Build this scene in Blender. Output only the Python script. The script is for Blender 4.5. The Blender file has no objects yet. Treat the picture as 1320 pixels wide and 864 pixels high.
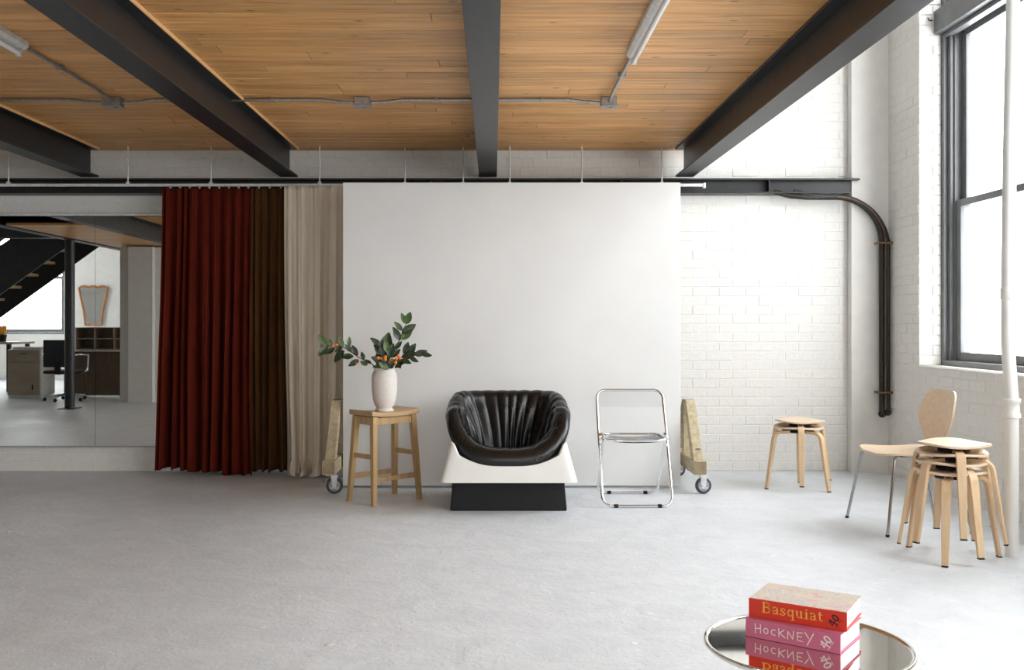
import bpy, math, random
from mathutils import Vector, Matrix
random.seed(7)
PI = math.pi
C = bpy.context.scene.collection
scene = bpy.context.scene

# ------------------------------------------------------------------ camera
CAM_H = 1.18
cam_data = bpy.data.cameras.new('camera')
cam = bpy.data.objects.new('camera', cam_data); C.objects.link(cam)
cam.location = (0, 0, CAM_H); cam.rotation_euler = (PI/2, 0, 0)
cam_data.sensor_width = 36.0
cam_data.lens = 1250/1320*36.0
cam_data.shift_x = 24/1320; cam_data.shift_y = -15/1320
cam_data.clip_start = 0.05; cam_data.clip_end = 200
scene.camera = cam

# ------------------------------------------------------------------ sky and exposure
world = bpy.data.worlds.new('overcast_sky'); scene.world = world
world.use_nodes = True
bg = world.node_tree.nodes['Background']
bg.inputs['Color'].default_value = (0.97, 0.98, 1.0, 1)
bg.inputs['Strength'].default_value = 6.0
scene.view_settings.view_transform = 'Standard'
scene.view_settings.look = 'None'
scene.view_settings.exposure = 0.68
scene.view_settings.gamma = 1.0
scene.view_settings.use_curve_mapping = False

# room dimensions
WALL_Y = 7.75; WALL_X = 3.12; LEFT_X = -11.0; FAR_Y = -5.0
CEIL = 2.56; ROOF = 4.9
MEZ_L = -5.92; MEZ_R = 1.575; MEZ_F = -2.2
WIN_Z0, WIN_Z1 = 0.867, 4.3
RIGHT_WINS = [(5.15, 7.12), (2.60, 4.57), (0.05, 2.02), (-2.5, -0.53)]   # along Y
FAR_WINS = [(-10.7, -9.05), (-0.2, 1.8)]       # along X; second one unseen, added to light the room's centre
FAR_Z0, FAR_Z1 = 0.95, 3.4
LEFT_FILL_WINS = [(-3.6, -1.6)]  # unseen window, added to lighten the mirrored room
def portal(loc, rot, w, h):
    d = bpy.data.lights.new('window_portal', 'AREA'); d.shape = 'RECTANGLE'; d.size = w; d.size_y = h
    d.cycles.is_portal = True
    o = bpy.data.objects.new('window_portal', d); C.objects.link(o); o.location = loc; o.rotation_euler = rot
for a, b in RIGHT_WINS:
    portal((WALL_X+.45, (a+b)/2, (WIN_Z0+WIN_Z1)/2), (PI/2, 0, PI/2), b-a, WIN_Z1-WIN_Z0)
for a, b in FAR_WINS:
    portal(((a+b)/2, FAR_Y-.45, (FAR_Z0+FAR_Z1)/2), (-PI/2, 0, PI), b-a, FAR_Z1-FAR_Z0)
for a, b in LEFT_FILL_WINS:
    portal((LEFT_X-.45, (a+b)/2, (FAR_Z0+FAR_Z1)/2), (PI/2, 0, -PI/2), b-a, FAR_Z1-FAR_Z0)

# ------------------------------------------------------------------ materials
MATS = {}
def newmat(name):
    m = bpy.data.materials.new(name); m.use_nodes = True
    nt = m.node_tree; p = nt.nodes['Principled BSDF']
    MATS[name] = m
    return m, nt, p
def coords(nt, scale=(1,1,1), rand=True):
    tc = nt.nodes.new('ShaderNodeTexCoord'); mp = nt.nodes.new('ShaderNodeMapping')
    mp.inputs['Scale'].default_value = scale
    if rand:
        oi = nt.nodes.new('ShaderNodeObjectInfo')
        mu = nt.nodes.new('ShaderNodeMath'); mu.operation = 'MULTIPLY'; mu.inputs[1].default_value = 37.0
        nt.links.new(oi.outputs['Random'], mu.inputs[0])
        ad = nt.nodes.new('ShaderNodeVectorMath'); ad.operation = 'ADD'
        nt.links.new(tc.outputs['Object'], ad.inputs[0]); nt.links.new(mu.outputs[0], ad.inputs[1])
        nt.links.new(ad.outputs[0], mp.inputs['Vector'])
    else:
        nt.links.new(tc.outputs['Object'], mp.inputs['Vector'])
    return mp.outputs['Vector']
def noise(nt, vec, scale, detail=4, rough=.5, dist=0):
    n = nt.nodes.new('ShaderNodeTexNoise'); n.inputs['Scale'].default_value = scale
    n.inputs['Detail'].default_value = detail; n.inputs['Roughness'].default_value = rough
    n.inputs['Distortion'].default_value = dist
    nt.links.new(vec, n.inputs['Vector']); return n.outputs['Fac']
def ramp(nt, fac, stops):
    r = nt.nodes.new('ShaderNodeValToRGB'); e = r.color_ramp.elements
    while len(e) < len(stops): e.new(.5)
    for k, (p, c) in enumerate(stops):
        e[k].position = p; e[k].color = (*c, 1) if len(c) == 3 else c
    nt.links.new(fac, r.inputs['Fac']); return r.outputs['Color']
def bump(nt, p, h, strength=.2, dist=.01, prev=None):
    b = nt.nodes.new('ShaderNodeBump'); b.inputs['Strength'].default_value = strength
    b.inputs['Distance'].default_value = dist
    nt.links.new(h, b.inputs['Height'])
    if prev is not None: nt.links.new(prev, b.inputs['Normal'])
    nt.links.new(b.outputs['Normal'], p.inputs['Normal']); return b.outputs['Normal']
def simple(name, col, rough=.5, metal=0, nscale=30, var=.12, bstr=.08, bdist=.002, **kw):
    m, nt, p = newmat(name)
    v = coords(nt); f = noise(nt, v, nscale, 4)
    lo = tuple(max(0, c*(1-var)) for c in col); hi = tuple(min(1, c*(1+var)) for c in col)
    nt.links.new(ramp(nt, f, [(.3, lo), (.7, hi)]), p.inputs['Base Color'])
    p.inputs['Roughness'].default_value = rough; p.inputs['Metallic'].default_value = metal
    if bstr: bump(nt, p, f, bstr, bdist)
    for k, val in kw.items(): p.inputs[k.replace('_', ' ')].default_value = val
    return m
def wood(name, dark, light, grain=(1.2, 24, 24), rough=.5, var=.25, bstr=.15, knots=False, spec=.4):
    m, nt, p = newmat(name)
    v = coords(nt, grain)
    f = noise(nt, v, 1.6, 6, .62, .6)
    base = ramp(nt, f, [(.28, dark), (.5, tuple((a+b)/2 for a, b in zip(dark, light))), (.72, light)])
    oi = nt.nodes.new('ShaderNodeObjectInfo'); ge = nt.nodes.new('ShaderNodeNewGeometry')
    ad = nt.nodes.new('ShaderNodeMath'); ad.operation = 'ADD'
    nt.links.new(oi.outputs['Random'], ad.inputs[0]); nt.links.new(ge.outputs['Random Per Island'], ad.inputs[1])
    fr = nt.nodes.new('ShaderNodeMath'); fr.operation = 'FRACT'; nt.links.new(ad.outputs[0], fr.inputs[0])
    mr = nt.nodes.new('ShaderNodeMapRange'); mr.inputs['To Min'].default_value = 1-var; mr.inputs['To Max'].default_value = 1+var*.6
    nt.links.new(fr.outputs[0], mr.inputs['Value'])
    hs = nt.nodes.new('ShaderNodeHueSaturation'); nt.links.new(base, hs.inputs['Color']); nt.links.new(mr.outputs[0], hs.inputs['Value'])
    out = hs.outputs['Color']
    if knots:
        v2 = coords(nt, (3.2, 9, 9))
        vo = nt.nodes.new('ShaderNodeTexVoronoi'); vo.inputs['Scale'].default_value = 1.1
        nt.links.new(v2, vo.inputs['Vector'])
        kf = ramp(nt, vo.outputs['Distance'], [(.04, (0,0,0)), (.11, (1,1,1))])
        mx = nt.nodes.new('ShaderNodeMix'); mx.data_type = 'RGBA'
        nt.links.new(kf, mx.inputs['Factor']); mx.inputs['A'].default_value = (dark[0]*.35, dark[1]*.3, dark[2]*.3, 1)
        nt.links.new(out, mx.inputs['B']); out = mx.outputs['Result']
    nt.links.new(out, p.inputs['Base Color'])
    p.inputs['Roughness'].default_value = rough
    p.inputs['Specular IOR Level'].default_value = spec
    bump(nt, p, f, bstr, .001)
    return m

white_paint = simple('white_wall_paint', (.79, .77, .73), .55, nscale=9, var=.035, bstr=.25, bdist=.004)
brick_paint = simple('white_painted_brick', (.78, .762, .725), .5, nscale=45, var=.04, bstr=.35, bdist=.003)
black_steel = simple('black_steel', (.013, .0135, .015), .40, nscale=14, var=.35, bstr=.05)
pine = wood('ceiling_pine', (.50, .225, .064), (.90, .51, .205), knots=True, var=.17, rough=.45)
halo_pine = wood('halo_line_pine', (.9, .50, .20), (.95, .62, .30), var=.05)  # pale tone stands in for a bright halo of light along the beam
seam_shade = wood('seam_shadow_wood', (.12, .05, .02), (.2, .09, .03))  # deck darkened so the gaps between planks read as shadow lines
birch = wood('birch_veneer', (.66, .45, .265), (.78, .57, .36), (22, 22, 1.6), var=.06, rough=.42, bstr=.05)
birch_top = wood('birch_seat_veneer', (.70, .52, .35), (.80, .64, .47), (22, 1.6, 22), var=.04, rough=.38, bstr=.05)
oak = wood('oiled_oak', (.40, .25, .11), (.58, .39, .20), (24, 24, 1.5), var=.08, rough=.5)
oak_x = wood('oiled_oak_seat', (.42, .27, .13), (.62, .43, .24), (1.5, 24, 24), var=.08, rough=.45)
stud = wood('rough_pine_stud', (.42, .34, .20), (.70, .61, .44), (20, 1.6, 20), var=.1, rough=.75, bstr=.5, knots=True)
seam_stud = wood('sawn_end_grain', (.20, .15, .09), (.38, .30, .19), (9, 9, 9), rough=.85, bstr=.5)
desk_wood = wood('pale_desk_laminate', (.36, .28, .20), (.48, .39, .29), (2, 20, 20), var=.1)
dark_desk = wood('brown_desk_laminate', (.12, .08, .05), (.2, .14, .09), (20, 20, 2), var=.1)
chrome = simple('chrome', (.82, .82, .83), .07, 1, var=.03, bstr=0)
satin_steel = simple('satin_steel', (.42, .42, .44), .2, 1, var=.05, bstr=0)
table_chrome = simple('mirror_polished_chrome', (.80, .77, .73), .035, 1, nscale=3, var=.02, bstr=0)
grey_metal = simple('galvanised_conduit', (.42, .42, .41), .38, .85, nscale=60, var=.2)
dark_iron = simple('dark_iron_pipe', (.03, .024, .02), .38, .4, nscale=40, var=.4)
rust = simple('rusty_strap', (.16, .09, .05), .6, .4, nscale=80, var=.4)
rail_white = simple('white_rail_metal', (.78, .78, .76), .35, .2)
white_shell = simple('white_lacquer', (.80, .79, .75), .35, nscale=6, var=.02, bstr=.03)
panel_mat = simple('painted_screen_board', (.80, .80, .79), .6, nscale=3, var=.02, bstr=.08)
black_matte = simple('black_matte', (.008, .008, .009), .55, nscale=60, var=.3, Specular_IOR_Level=.3)
rubber = simple('grey_rubber', (.05, .055, .065), .6)
hub_grey = simple('wheel_hub_plastic', (.35, .36, .38), .4)
zinc = simple('zinc_plate', (.75, .75, .76), .3, .6)
ceramic = simple('offwhite_ceramic', (.74, .69, .64), .55, nscale=60, var=.06, bstr=.25)
leaf_mat = simple('dark_leaf', (.028, .048, .020), .4, nscale=25, var=.45, bstr=.2)
leaf_pale = simple('pale_leaf', (.11, .18, .06), .45, nscale=25, var=.35, bstr=.2)
stem_mat = simple('brown_twig', (.09, .05, .025), .7)
berry_mat = simple('orange_berry', (.85, .26, .04), .3, var=.2)
frame_grey = simple('grey_window_paint', (.15, .155, .16), .38, nscale=8, var=.12, bstr=.05)
tube_glass = simple('fluorescent_tube_glass', (.85, .85, .83), .2, var=.01, bstr=0)
paper = simple('paper_edges', (.70, .70, .68), .75, var=.06)
red_cover = simple('red_book_cloth', (.68, .035, .012), .45, var=.06, bstr=0)
pink_cover = simple('pink_book_cloth', (.62, .16, .27), .45, var=.05, bstr=0)
yellow_ink = simple('yellow_ink', (.90, .48, .07), .5, var=.03, bstr=0)
white_ink = simple('white_ink', (.86, .78, .78), .5, var=.03, bstr=0)
black_ink = simple('black_ink', (.02, .01, .012), .5, var=.03, bstr=0)
gold_frame = simple('gilded_frame', (.45, .18, .05), .4, .3)
office_fabric = simple('black_mesh_fabric', (.012, .013, .018), .7, nscale=120)
orange_petal = simple('orange_paper', (.95, .42, .06), .6)
office_white = simple('office_white', (.7, .69, .66), .5)

def mat_leather():
    m, nt, p = newmat('black_leather')
    v = coords(nt, rand=False); f = noise(nt, v, 9, 5, .6, .4); g = noise(nt, v, 260, 2)
    p.inputs['Base Color'].default_value = (.006, .006, .0065, 1)
    nt.links.new(ramp(nt, f, [(.3, (.24,)*3), (.7, (.34,)*3)]), p.inputs['Roughness'])
    n = bump(nt, p, f, .12, .01); bump(nt, p, g, .08, .0006, n); return m
leather = mat_leather()
def mat_cloth(name, a, b, sheen=.5, weave=500, rough=.9):
    m, nt, p = newmat(name); v = coords(nt, (1, 1, .25), False)
    f = noise(nt, v, 14, 5); w = noise(nt, coords(nt, (1, 1, 1), False), weave, 1)
    nt.links.new(ramp(nt, f, [(.3, a), (.7, b)]), p.inputs['Base Color'])
    p.inputs['Roughness'].default_value = rough
    p.inputs['Sheen Weight'].default_value = sheen; p.inputs['Sheen Roughness'].default_value = .4
    p.inputs['Sheen Tint'].default_value = (*b, 1)
    p.inputs['Specular IOR Level'].default_value = .15
    bump(nt, p, w, .15, .0006); return m
red_velvet = mat_cloth('dark_red_velvet', (.085, .0085, .0035), (.13, .014, .005), .0)
brown_velvet = mat_cloth('brown_velvet', (.065, .026, .007), (.095, .040, .011), .0)
linen = mat_cloth('cream_linen', (.72, .64, .52), (.78, .71, .59), .0)
def mat_floor():
    m, nt, p = newmat('painted_concrete_floor'); v = coords(nt, rand=False)
    big = noise(nt, v, .7, 5, .6); mid = noise(nt, v, 5, 6, .6, .5); fine = noise(nt, v, 55, 4, .6)
    sc = coords(nt, (1.2, 14, 1), False); scr = noise(nt, sc, 2.5, 3, .5, 1.5)
    c = ramp(nt, mid, [(.30, (.655, .69, .73)), (.68, (.745, .78, .82))])
    vo = nt.nodes.new('ShaderNodeTexVoronoi'); vo.inputs['Scale'].default_value = 2.6; nt.links.new(v, vo.inputs['Vector'])
    chip = ramp(nt, vo.outputs['Distance'], [(.018, (1,1,1)), (.045, (0,0,0))])
    mx = nt.nodes.new('ShaderNodeMix'); mx.data_type = 'RGBA'; nt.links.new(chip, mx.inputs['Factor'])
    nt.links.new(c, mx.inputs['A']); mx.inputs['B'].default_value = (.86, .86, .86, 1)
    fleck = ramp(nt, noise(nt, v, 32, 3, .75, .6), [(.63, (0,0,0)), (.70, (1,1,1))])
    m2 = nt.nodes.new('ShaderNodeMix'); m2.data_type = 'RGBA'; nt.links.new(fleck, m2.inputs['Factor'])
    nt.links.new(mx.outputs['Result'], m2.inputs['A']); m2.inputs['B'].default_value = (.88, .90, .92, 1)
    pit = ramp(nt, noise(nt, v, 21, 3, .8, .3), [(.30, (1,1,1)), (.36, (0,0,0))])
    m3 = nt.nodes.new('ShaderNodeMix'); m3.data_type = 'RGBA'; nt.links.new(pit, m3.inputs['Factor'])
    nt.links.new(m2.outputs['Result'], m3.inputs['A']); m3.inputs['B'].default_value = (.58, .60, .63, 1)
    nt.links.new(m3.outputs['Result'], p.inputs['Base Color'])
    nt.links.new(ramp(nt, big, [(.3, (.36,)*3), (.7, (.55,)*3)]), p.inputs['Roughness'])
    n = bump(nt, p, mid, .55, .016); n = bump(nt, p, noise(nt, v, 18, 5, .65, .8), .5, .008, n); n = bump(nt, p, fine, .4, .005, n); n = bump(nt, p, scr, .12, .003, n)
    bump(nt, p, chip, .5, .004, n); return m
floor_mat = mat_floor()
def mat_clear(name, tint, refl=.12, rough=.02):
    m = bpy.data.materials.new(name); m.use_nodes = True; nt = m.node_tree; nt.nodes.clear()
    o = nt.nodes.new('ShaderNodeOutputMaterial'); t = nt.nodes.new('ShaderNodeBsdfTransparent'); t.inputs[0].default_value = (*tint, 1)
    g = nt.nodes.new('ShaderNodeBsdfGlossy'); g.inputs['Roughness'].default_value = rough
    lw = nt.nodes.new('ShaderNodeLayerWeight'); lw.inputs['Blend'].default_value = refl
    mx = nt.nodes.new('ShaderNodeMixShader'); nt.links.new(lw.outputs['Fresnel'], mx.inputs[0])
    nt.links.new(t.outputs[0], mx.inputs[1]); nt.links.new(g.outputs[0], mx.inputs[2]); nt.links.new(mx.outputs[0], o.inputs[0])
    return m
glass = mat_clear('window_glass', (.97, .98, .98), .02)
acrylic = mat_clear('clear_acrylic', (.955, .96, .965), .16, .04)
def mat_mirror():
    m, nt, p = newmat('silvered_mirror')
    f = noise(nt, coords(nt, rand=False), 2, 2)
    nt.links.new(ramp(nt, f, [(.3, (.86, .88, .87)), (.7, (.88, .90, .89))]), p.inputs['Base Color'])
    p.inputs['Metallic'].default_value = 1; p.inputs['Roughness'].default_value = .004; return m
mirror_mat = mat_mirror()
def mat_cover():
    m, nt, p = newmat('printed_book_cover'); v = coords(nt, (9, 14, 9), False)
    f = noise(nt, v, 2.6, 3, .6, 1.2); g = noise(nt, v, 5.5, 4, .7, 1.0)
    a = ramp(nt, f, [(.36, (.62, .26, .32)), (.42, (.66, .55, .44)), (.48, (.34, .38, .30)), (.52, (.68, .60, .50)), (.58, (.72, .55, .22)), (.66, (.66, .22, .2))])
    b = ramp(nt, g, [(.33, (.25, .22, .24)), (.39, (.62, .58, .55)), (1, (.7, .64, .6))])
    mx = nt.nodes.new('ShaderNodeMix'); mx.data_type = 'RGBA'; mx.inputs['Factor'].default_value = .5
    nt.links.new(a, mx.inputs['A']); nt.links.new(b, mx.inputs['B']); nt.links.new(mx.outputs['Result'], p.inputs['Base Color'])
    p.inputs['Roughness'].default_value = .35; return m
cover_art = mat_cover()

# ------------------------------------------------------------------ mesh helpers
class MB:
    def __init__(s): s.v = []; s.f = []
    def add(s, vs, fs):
        n = len(s.v); s.v += [tuple(p) for p in vs]; s.f += [tuple(i+n for i in f) for f in fs]; return s
    def box(s, x0, x1, y0, y1, z0, z1, mat=None):
        vs = [Vector((x, y, z)) for z in (z0, z1) for y in (y0, y1) for x in (x0, x1)]
        if mat is not None: vs = [mat @ p for p in vs]
        return s.add(vs, [(0,2,3,1), (4,5,7,6), (0,1,5,4), (2,6,7,3), (0,4,6,2), (1,3,7,5)])
    def beam(s, a, b, w, h, up=(0,0,1)):     # box section bar from a to b
        a = Vector(a); b = Vector(b); d = (b-a).normalized(); side = d.cross(Vector(up)).normalized(); u = side.cross(d)
        vs = [p + side*sx*w/2 + u*sz*h/2 for p in (a, b) for sx, sz in ((-1,-1), (1,-1), (1,1), (-1,1))]
        return s.add(vs, [(0,1,2,3), (7,6,5,4), (0,4,5,1), (1,5,6,2), (2,6,7,3), (3,7,4,0)])
    def tube(s, pts, r, n=10, closed=False, cap=True):
        pts = [Vector(p) for p in pts]; N = len(pts); rs = r if isinstance(r, (list, tuple)) else [r]*N
        prev = None; rings = []
        for i, p in enumerate(pts):
            if closed: t = (pts[(i+1) % N]-pts[i-1]).normalized()
            else: t = (pts[min(i+1, N-1)]-pts[max(i-1, 0)]).normalized()
            if prev is None:
                a = Vector((0,0,1)) if abs(t.z) < .9 else Vector((1,0,0)); u = t.cross(a).normalized()
            else: u = (prev - t*prev.dot(t)).normalized()
            prev = u; w = t.cross(u)
            rings.append([p + (u*math.cos(2*PI*k/n)+w*math.sin(2*PI*k/n))*rs[i] for k in range(n)])
        vs = [q for rg in rings for q in rg]; fs = []
        for i in range(N if closed else N-1):
            j = (i+1) % N
            for k in range(n): fs.append((i*n+k, i*n+(k+1) % n, j*n+(k+1) % n, j*n+k))
        if cap and not closed: fs += [tuple(range(n))[::-1], tuple((N-1)*n+k for k in range(n))]
        return s.add(vs, fs)
    def lathe(s, prof, n=32, c=(0,0,0)):     # prof: (r, z)
        vs = []; fs = []; m = len(prof)
        for r, z in prof:
            for k in range(n): a = 2*PI*k/n; vs.append((c[0]+r*math.cos(a), c[1]+r*math.sin(a), c[2]+z))
        for i in range(m-1):
            for k in range(n): fs.append((i*n+k, i*n+(k+1) % n, (i+1)*n+(k+1) % n, (i+1)*n+k))
        fs += [tuple(range(n))[::-1], tuple((m-1)*n+k for k in range(n))]
        return s.add(vs, fs)
    def prism(s, poly, d, to3):              # poly of 2d points, extruded by d; to3(u, v, w)
        n = len(poly); vs = [to3(u, v, 0) for u, v in poly]+[to3(u, v, d) for u, v in poly]
        return s.add(vs, [tuple(range(n))[::-1], tuple(range(n, 2*n))]+[(k, (k+1) % n, n+(k+1) % n, n+k) for k in range(n)])
    def sphere(s, c, r, n=10, m=7):
        prof = [(max(r*math.sin(PI*i/m), 1e-5), -r*math.cos(PI*i/m)) for i in range(m+1)]
        return s.lathe(prof, n, c)
    def mesh(s, name, smooth=30):
        me = bpy.data.meshes.new(name); me.from_pydata([tuple(p) for p in s.v], [], s.f); me.update()
        if smooth:
            me.polygons.foreach_set('use_smooth', [True]*len(me.polygons))
            me.set_sharp_from_angle(angle=math.radians(smooth))
        return me
def obj(name, mb, mat, parent=None, loc=None, rot=None, bevel=0, smooth=30, seg=2):
    me = mb.mesh(name, smooth) if isinstance(mb, MB) else mb
    o = bpy.data.objects.new(name, me); C.objects.link(o)
    if not me.materials: me.materials.append(mat)
    if parent is not None: o.parent = parent
    if loc is not None: o.location = loc
    if rot is not None: o.rotation_euler = rot
    if bevel:
        b = o.modifiers.new('bevel', 'BEVEL'); b.width = bevel; b.segments = seg; b.limit_method = 'ANGLE'; b.angle_limit = math.radians(40)
    return o
def tag(o, label, cat, group=None):
    o['label'] = label; o['category'] = cat
    if group: o['group'] = group
    return o
def thing(name, label, cat, loc=(0,0,0), rz=0, group=None):
    o = bpy.data.objects.new(name, None); C.objects.link(o); o.empty_display_size = .1
    o.location = loc; o.rotation_euler = (0, 0, rz); return tag(o, label, cat, group)
def struct(o): o['kind'] = 'structure'; return o
def stuff(o): o['kind'] = 'stuff'; return o
def tree_copy(root, loc, rz, label):
    r = root.copy(); C.objects.link(r); r.location = loc; r.rotation_euler = (0, 0, rz); r['label'] = label
    for ch in list(root.children):
        c = ch.copy(); C.objects.link(c); c.parent = r
        for g in list(ch.children):
            d = g.copy(); C.objects.link(d); d.parent = c
    return r
def px(x, y, Y): return Vector(((x-636)*Y/1250, Y, CAM_H-(y-417)*Y/1250))

# ------------------------------------------------------------------ floor, roof, walls
fl = struct(obj('floor', MB().box(LEFT_X-.4, WALL_X+.4, FAR_Y-.4, WALL_Y+.3, -.12, 0), floor_mat, smooth=0))
struct(obj('ceiling', MB().box(LEFT_X-.4, WALL_X+.4, FAR_Y-.4, WALL_Y+.3, ROOF, ROOF+.15), white_paint, smooth=0))
REC = .0015
wall_back = struct(obj('wall_back', MB().box(LEFT_X-.4, WALL_X+.4, WALL_Y+REC, WALL_Y+.3, 0, ROOF).box(2.83, WALL_X+.2, 7.66, WALL_Y+.1, 0, ROOF), white_paint, smooth=0))
def wall_with_holes(fn, a0, a1, holes, z0, z1):
    mb = MB(); hs = sorted(holes); cur = a0
    for a, b in hs:
        fn(mb, cur, a, 0, ROOF); fn(mb, a, b, 0, z0); fn(mb, a, b, z1, ROOF); cur = b
    fn(mb, cur, a1, 0, ROOF); return mb
wall_right = struct(obj('wall_right', wall_with_holes(lambda m, a, b, z0, z1: m.box(WALL_X+REC, WALL_X+.38, a, b, z0, z1), FAR_Y-.3, WALL_Y+.3,
             [(a, b) for a, b in RIGHT_WINS], WIN_Z0-REC, WIN_Z1), white_paint, smooth=0))
struct(obj('wall_far', wall_with_holes(lambda m, a, b, z0, z1: m.box(a, b, FAR_Y-.36, FAR_Y, z0, z1), LEFT_X-.3, WALL_X+.3, FAR_WINS, FAR_Z0, FAR_Z1), white_paint, smooth=0))
struct(obj('wall_left', wall_with_holes(lambda m, a, b, z0, z1: m.box(LEFT_X-.36, LEFT_X, a, b, z0, z1), FAR_Y-.3, WALL_Y+.3, LEFT_FILL_WINS, FAR_Z0, FAR_Z1), white_paint, smooth=0))

# painted bricks: each wall keeps the ~300 that show largest as parts, the rest joined
CO, BL = .0735, .212
brick_meshes = {}
def brick_mesh(length, stretch=None):
    key = round(length, 3)
    if key not in brick_meshes:
        L, H, D, c = length/2, (CO-.0045)/2, .020, .0035
        vs = []
        for (x, z, y) in ((L, H, 0), (L, H, -D+c), (L-c, H-c, -D)):
            vs += [(-x, y, -z), (x, y, -z), (x, y, z), (-x, y, z)]
        fs = [(8, 9, 10, 11)]
        for r in (0, 4):
            for k in range(4): fs.append((r+k, r+(k+1) % 4, r+4+(k+1) % 4, r+4+k))
        me = bpy.data.meshes.new('brick'); me.from_pydata(vs, [], fs); me.update(); me.materials.append(brick_paint)
        brick_meshes[key] = me
    return brick_meshes[key]
def lay(parent, place, spans, limit=300):
    """spans: (course, a0, a1, key) ; place(a, z, jitter) -> matrix. individual bricks first for the largest key"""
    bricks = []
    for (c, a0, a1, near) in spans:
        off = (c % 2)*BL/2 - BL
        x = a0 - ((a0 - off) % BL)
        while x < a1 - .015:
            s, e = max(x, a0), min(x+BL, a1)
            if e - s > .03: bricks.append((near((s+e)/2, (c+.5)*CO), (s+e)/2, (c+.5)*CO, round((e-s-.0045)/.01)*.01))
            x += BL
    bricks.sort(key=lambda t: -t[0])
    rest = MB()
    for k, (q, a, z, L) in enumerate(bricks):
        M = place(a, z) @ Matrix.Translation((0, random.uniform(-.0012, .0025), 0)) @ Matrix.Rotation(random.uniform(-.006, .006), 4, 'Z') @ Matrix.Rotation(random.uniform(-.008, .008), 4, 'X')
        me = brick_mesh(L)
        if k < limit and q > 0:
            o = bpy.data.objects.new('brick', me); C.objects.link(o); o.parent = parent; o.matrix_local = M
        else:
            rest.add([M @ v.co for v in me.vertices], [tuple(p.vertices) for p in me.polygons])
    if rest.v: stuff(obj('brick_field', rest, brick_paint, parent, smooth=0))
# back wall: brick faces at WALL_Y-ish, facing -Y
def near_back(a, z):
    p = (636 + a*1250/7.75, 417-(z-CAM_H)*1250/7.75)
    if not (-5 < p[0] < 1325 and -5 < p[1] < 864): return -1
    if a > 1.62 and z < 3.8:
        if z > 2.35: # hidden behind the sloping beam
            return .5 if a > 1.55+(z-2.4)*.95 else -1
        return 1
    if z > 2.3 and z < CEIL and a < 1.5: return .3
    if z < .2 and a < -2.6: return .9
    return -1
spans = []
for c in range(int(ROOF/CO)):
    z = c*CO
    if z < 2.60: spans.append((c, -5.2, 2.83, near_back))
    else: spans.append((c, 1.4, 2.83, near_back))
lay(wall_back, lambda a, z: Matrix.Translation((a, WALL_Y+.018, z)), spans)
# right wall: bricks face -X
def near_right(a, z):
    y = a
    if y < 5.6: return -1
    if z > 3.9: return -1
    return 1/y if (y > 7.1 or z < WIN_Z0) else -1
spans = []
def right_span(c):
    z = (c+.5)*CO; out = []
    edges = [FAR_Y+1.5]+[v for a, b in sorted(RIGHT_WINS) for v in (a, b)]+[7.655]
    if z < WIN_Z0-.02: return [(c, 2.0, 7.655, near_right)]
    if z > WIN_Z1: return [(c, 2.0, 7.655, near_right)]
    return [(c, 4.57, 5.15, near_right), (c, 7.12, 7.655, near_right)]
for c in range(int(ROOF/CO)): spans += right_span(c)
lay(wall_right, lambda a, z: Matrix.Translation((WALL_X+.018, a, z)) @ Matrix.Rotation(-PI/2, 4, 'Z'), spans)

# ------------------------------------------------------------------ mezzanine: deck and plank ceiling
deck = struct(obj('ceiling', MB().box(MEZ_L, MEZ_R, MEZ_F, WALL_Y, CEIL+.024, CEIL+.3), seam_shade, smooth=0))
PW = .127
far_planks = MB(); k = 0; cnt = 0
y = WALL_Y-.002
while y - PW > MEZ_F:
    x = MEZ_L + .002 - random.uniform(0, 2.0)
    while x < MEZ_R:
        L = random.choice([1.35, 1.9, 2.4, 3.0, 3.6]); a = max(x, MEZ_L+.002); b = min(x+L, MEZ_R-.002)
        if b - a > .12:
            dz = random.uniform(0, .0015); vis = y > 4.0 and b > -.54*y-.2 and a < 1.6
            z0 = CEIL + dz; cx = (a+b)/2; h = (b-a)/2-.0015; w = PW/2-.0032; c = .005
            vs = []
            for X, Yv, Z in ((h, w, .024), (h, w, c), (h-.001, w-c, 0)):
                vs += [(-X, -Yv, Z), (X, -Yv, Z), (X, Yv, Z), (-X, Yv, Z)]
            fs = [(11, 10, 9, 8), (0, 1, 2, 3)]
            for r in (0, 4):
                for q in range(4): fs.append((r+q, r+4+q, r+4+(q+1) % 4, r+(q+1) % 4))
            if vis and cnt < 290:
                m = MB().add(vs, fs); o = obj('plank', m, pine, deck, (cx, y-PW/2, z0), smooth=0); cnt += 1
            else:
                far_planks.add([(p[0]+cx, p[1]+y-PW/2, p[2]+z0) for p in vs], fs)
        x += L
    y -= PW
stuff(obj('plank_field', far_planks, pine, deck, smooth=0))
# fascia of the deck
struct(obj('trim_1', MB().box(MEZ_L-.03, MEZ_L-.002, MEZ_F, WALL_Y-.01, CEIL, CEIL+.32).box(MEZ_L, MEZ_R, MEZ_F-.03, MEZ_F-.002, CEIL, CEIL+.32).box(MEZ_R+.002, MEZ_R+.03, MEZ_F, WALL_Y-.01, CEIL, CEIL+.32), black_steel, smooth=0))

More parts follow.
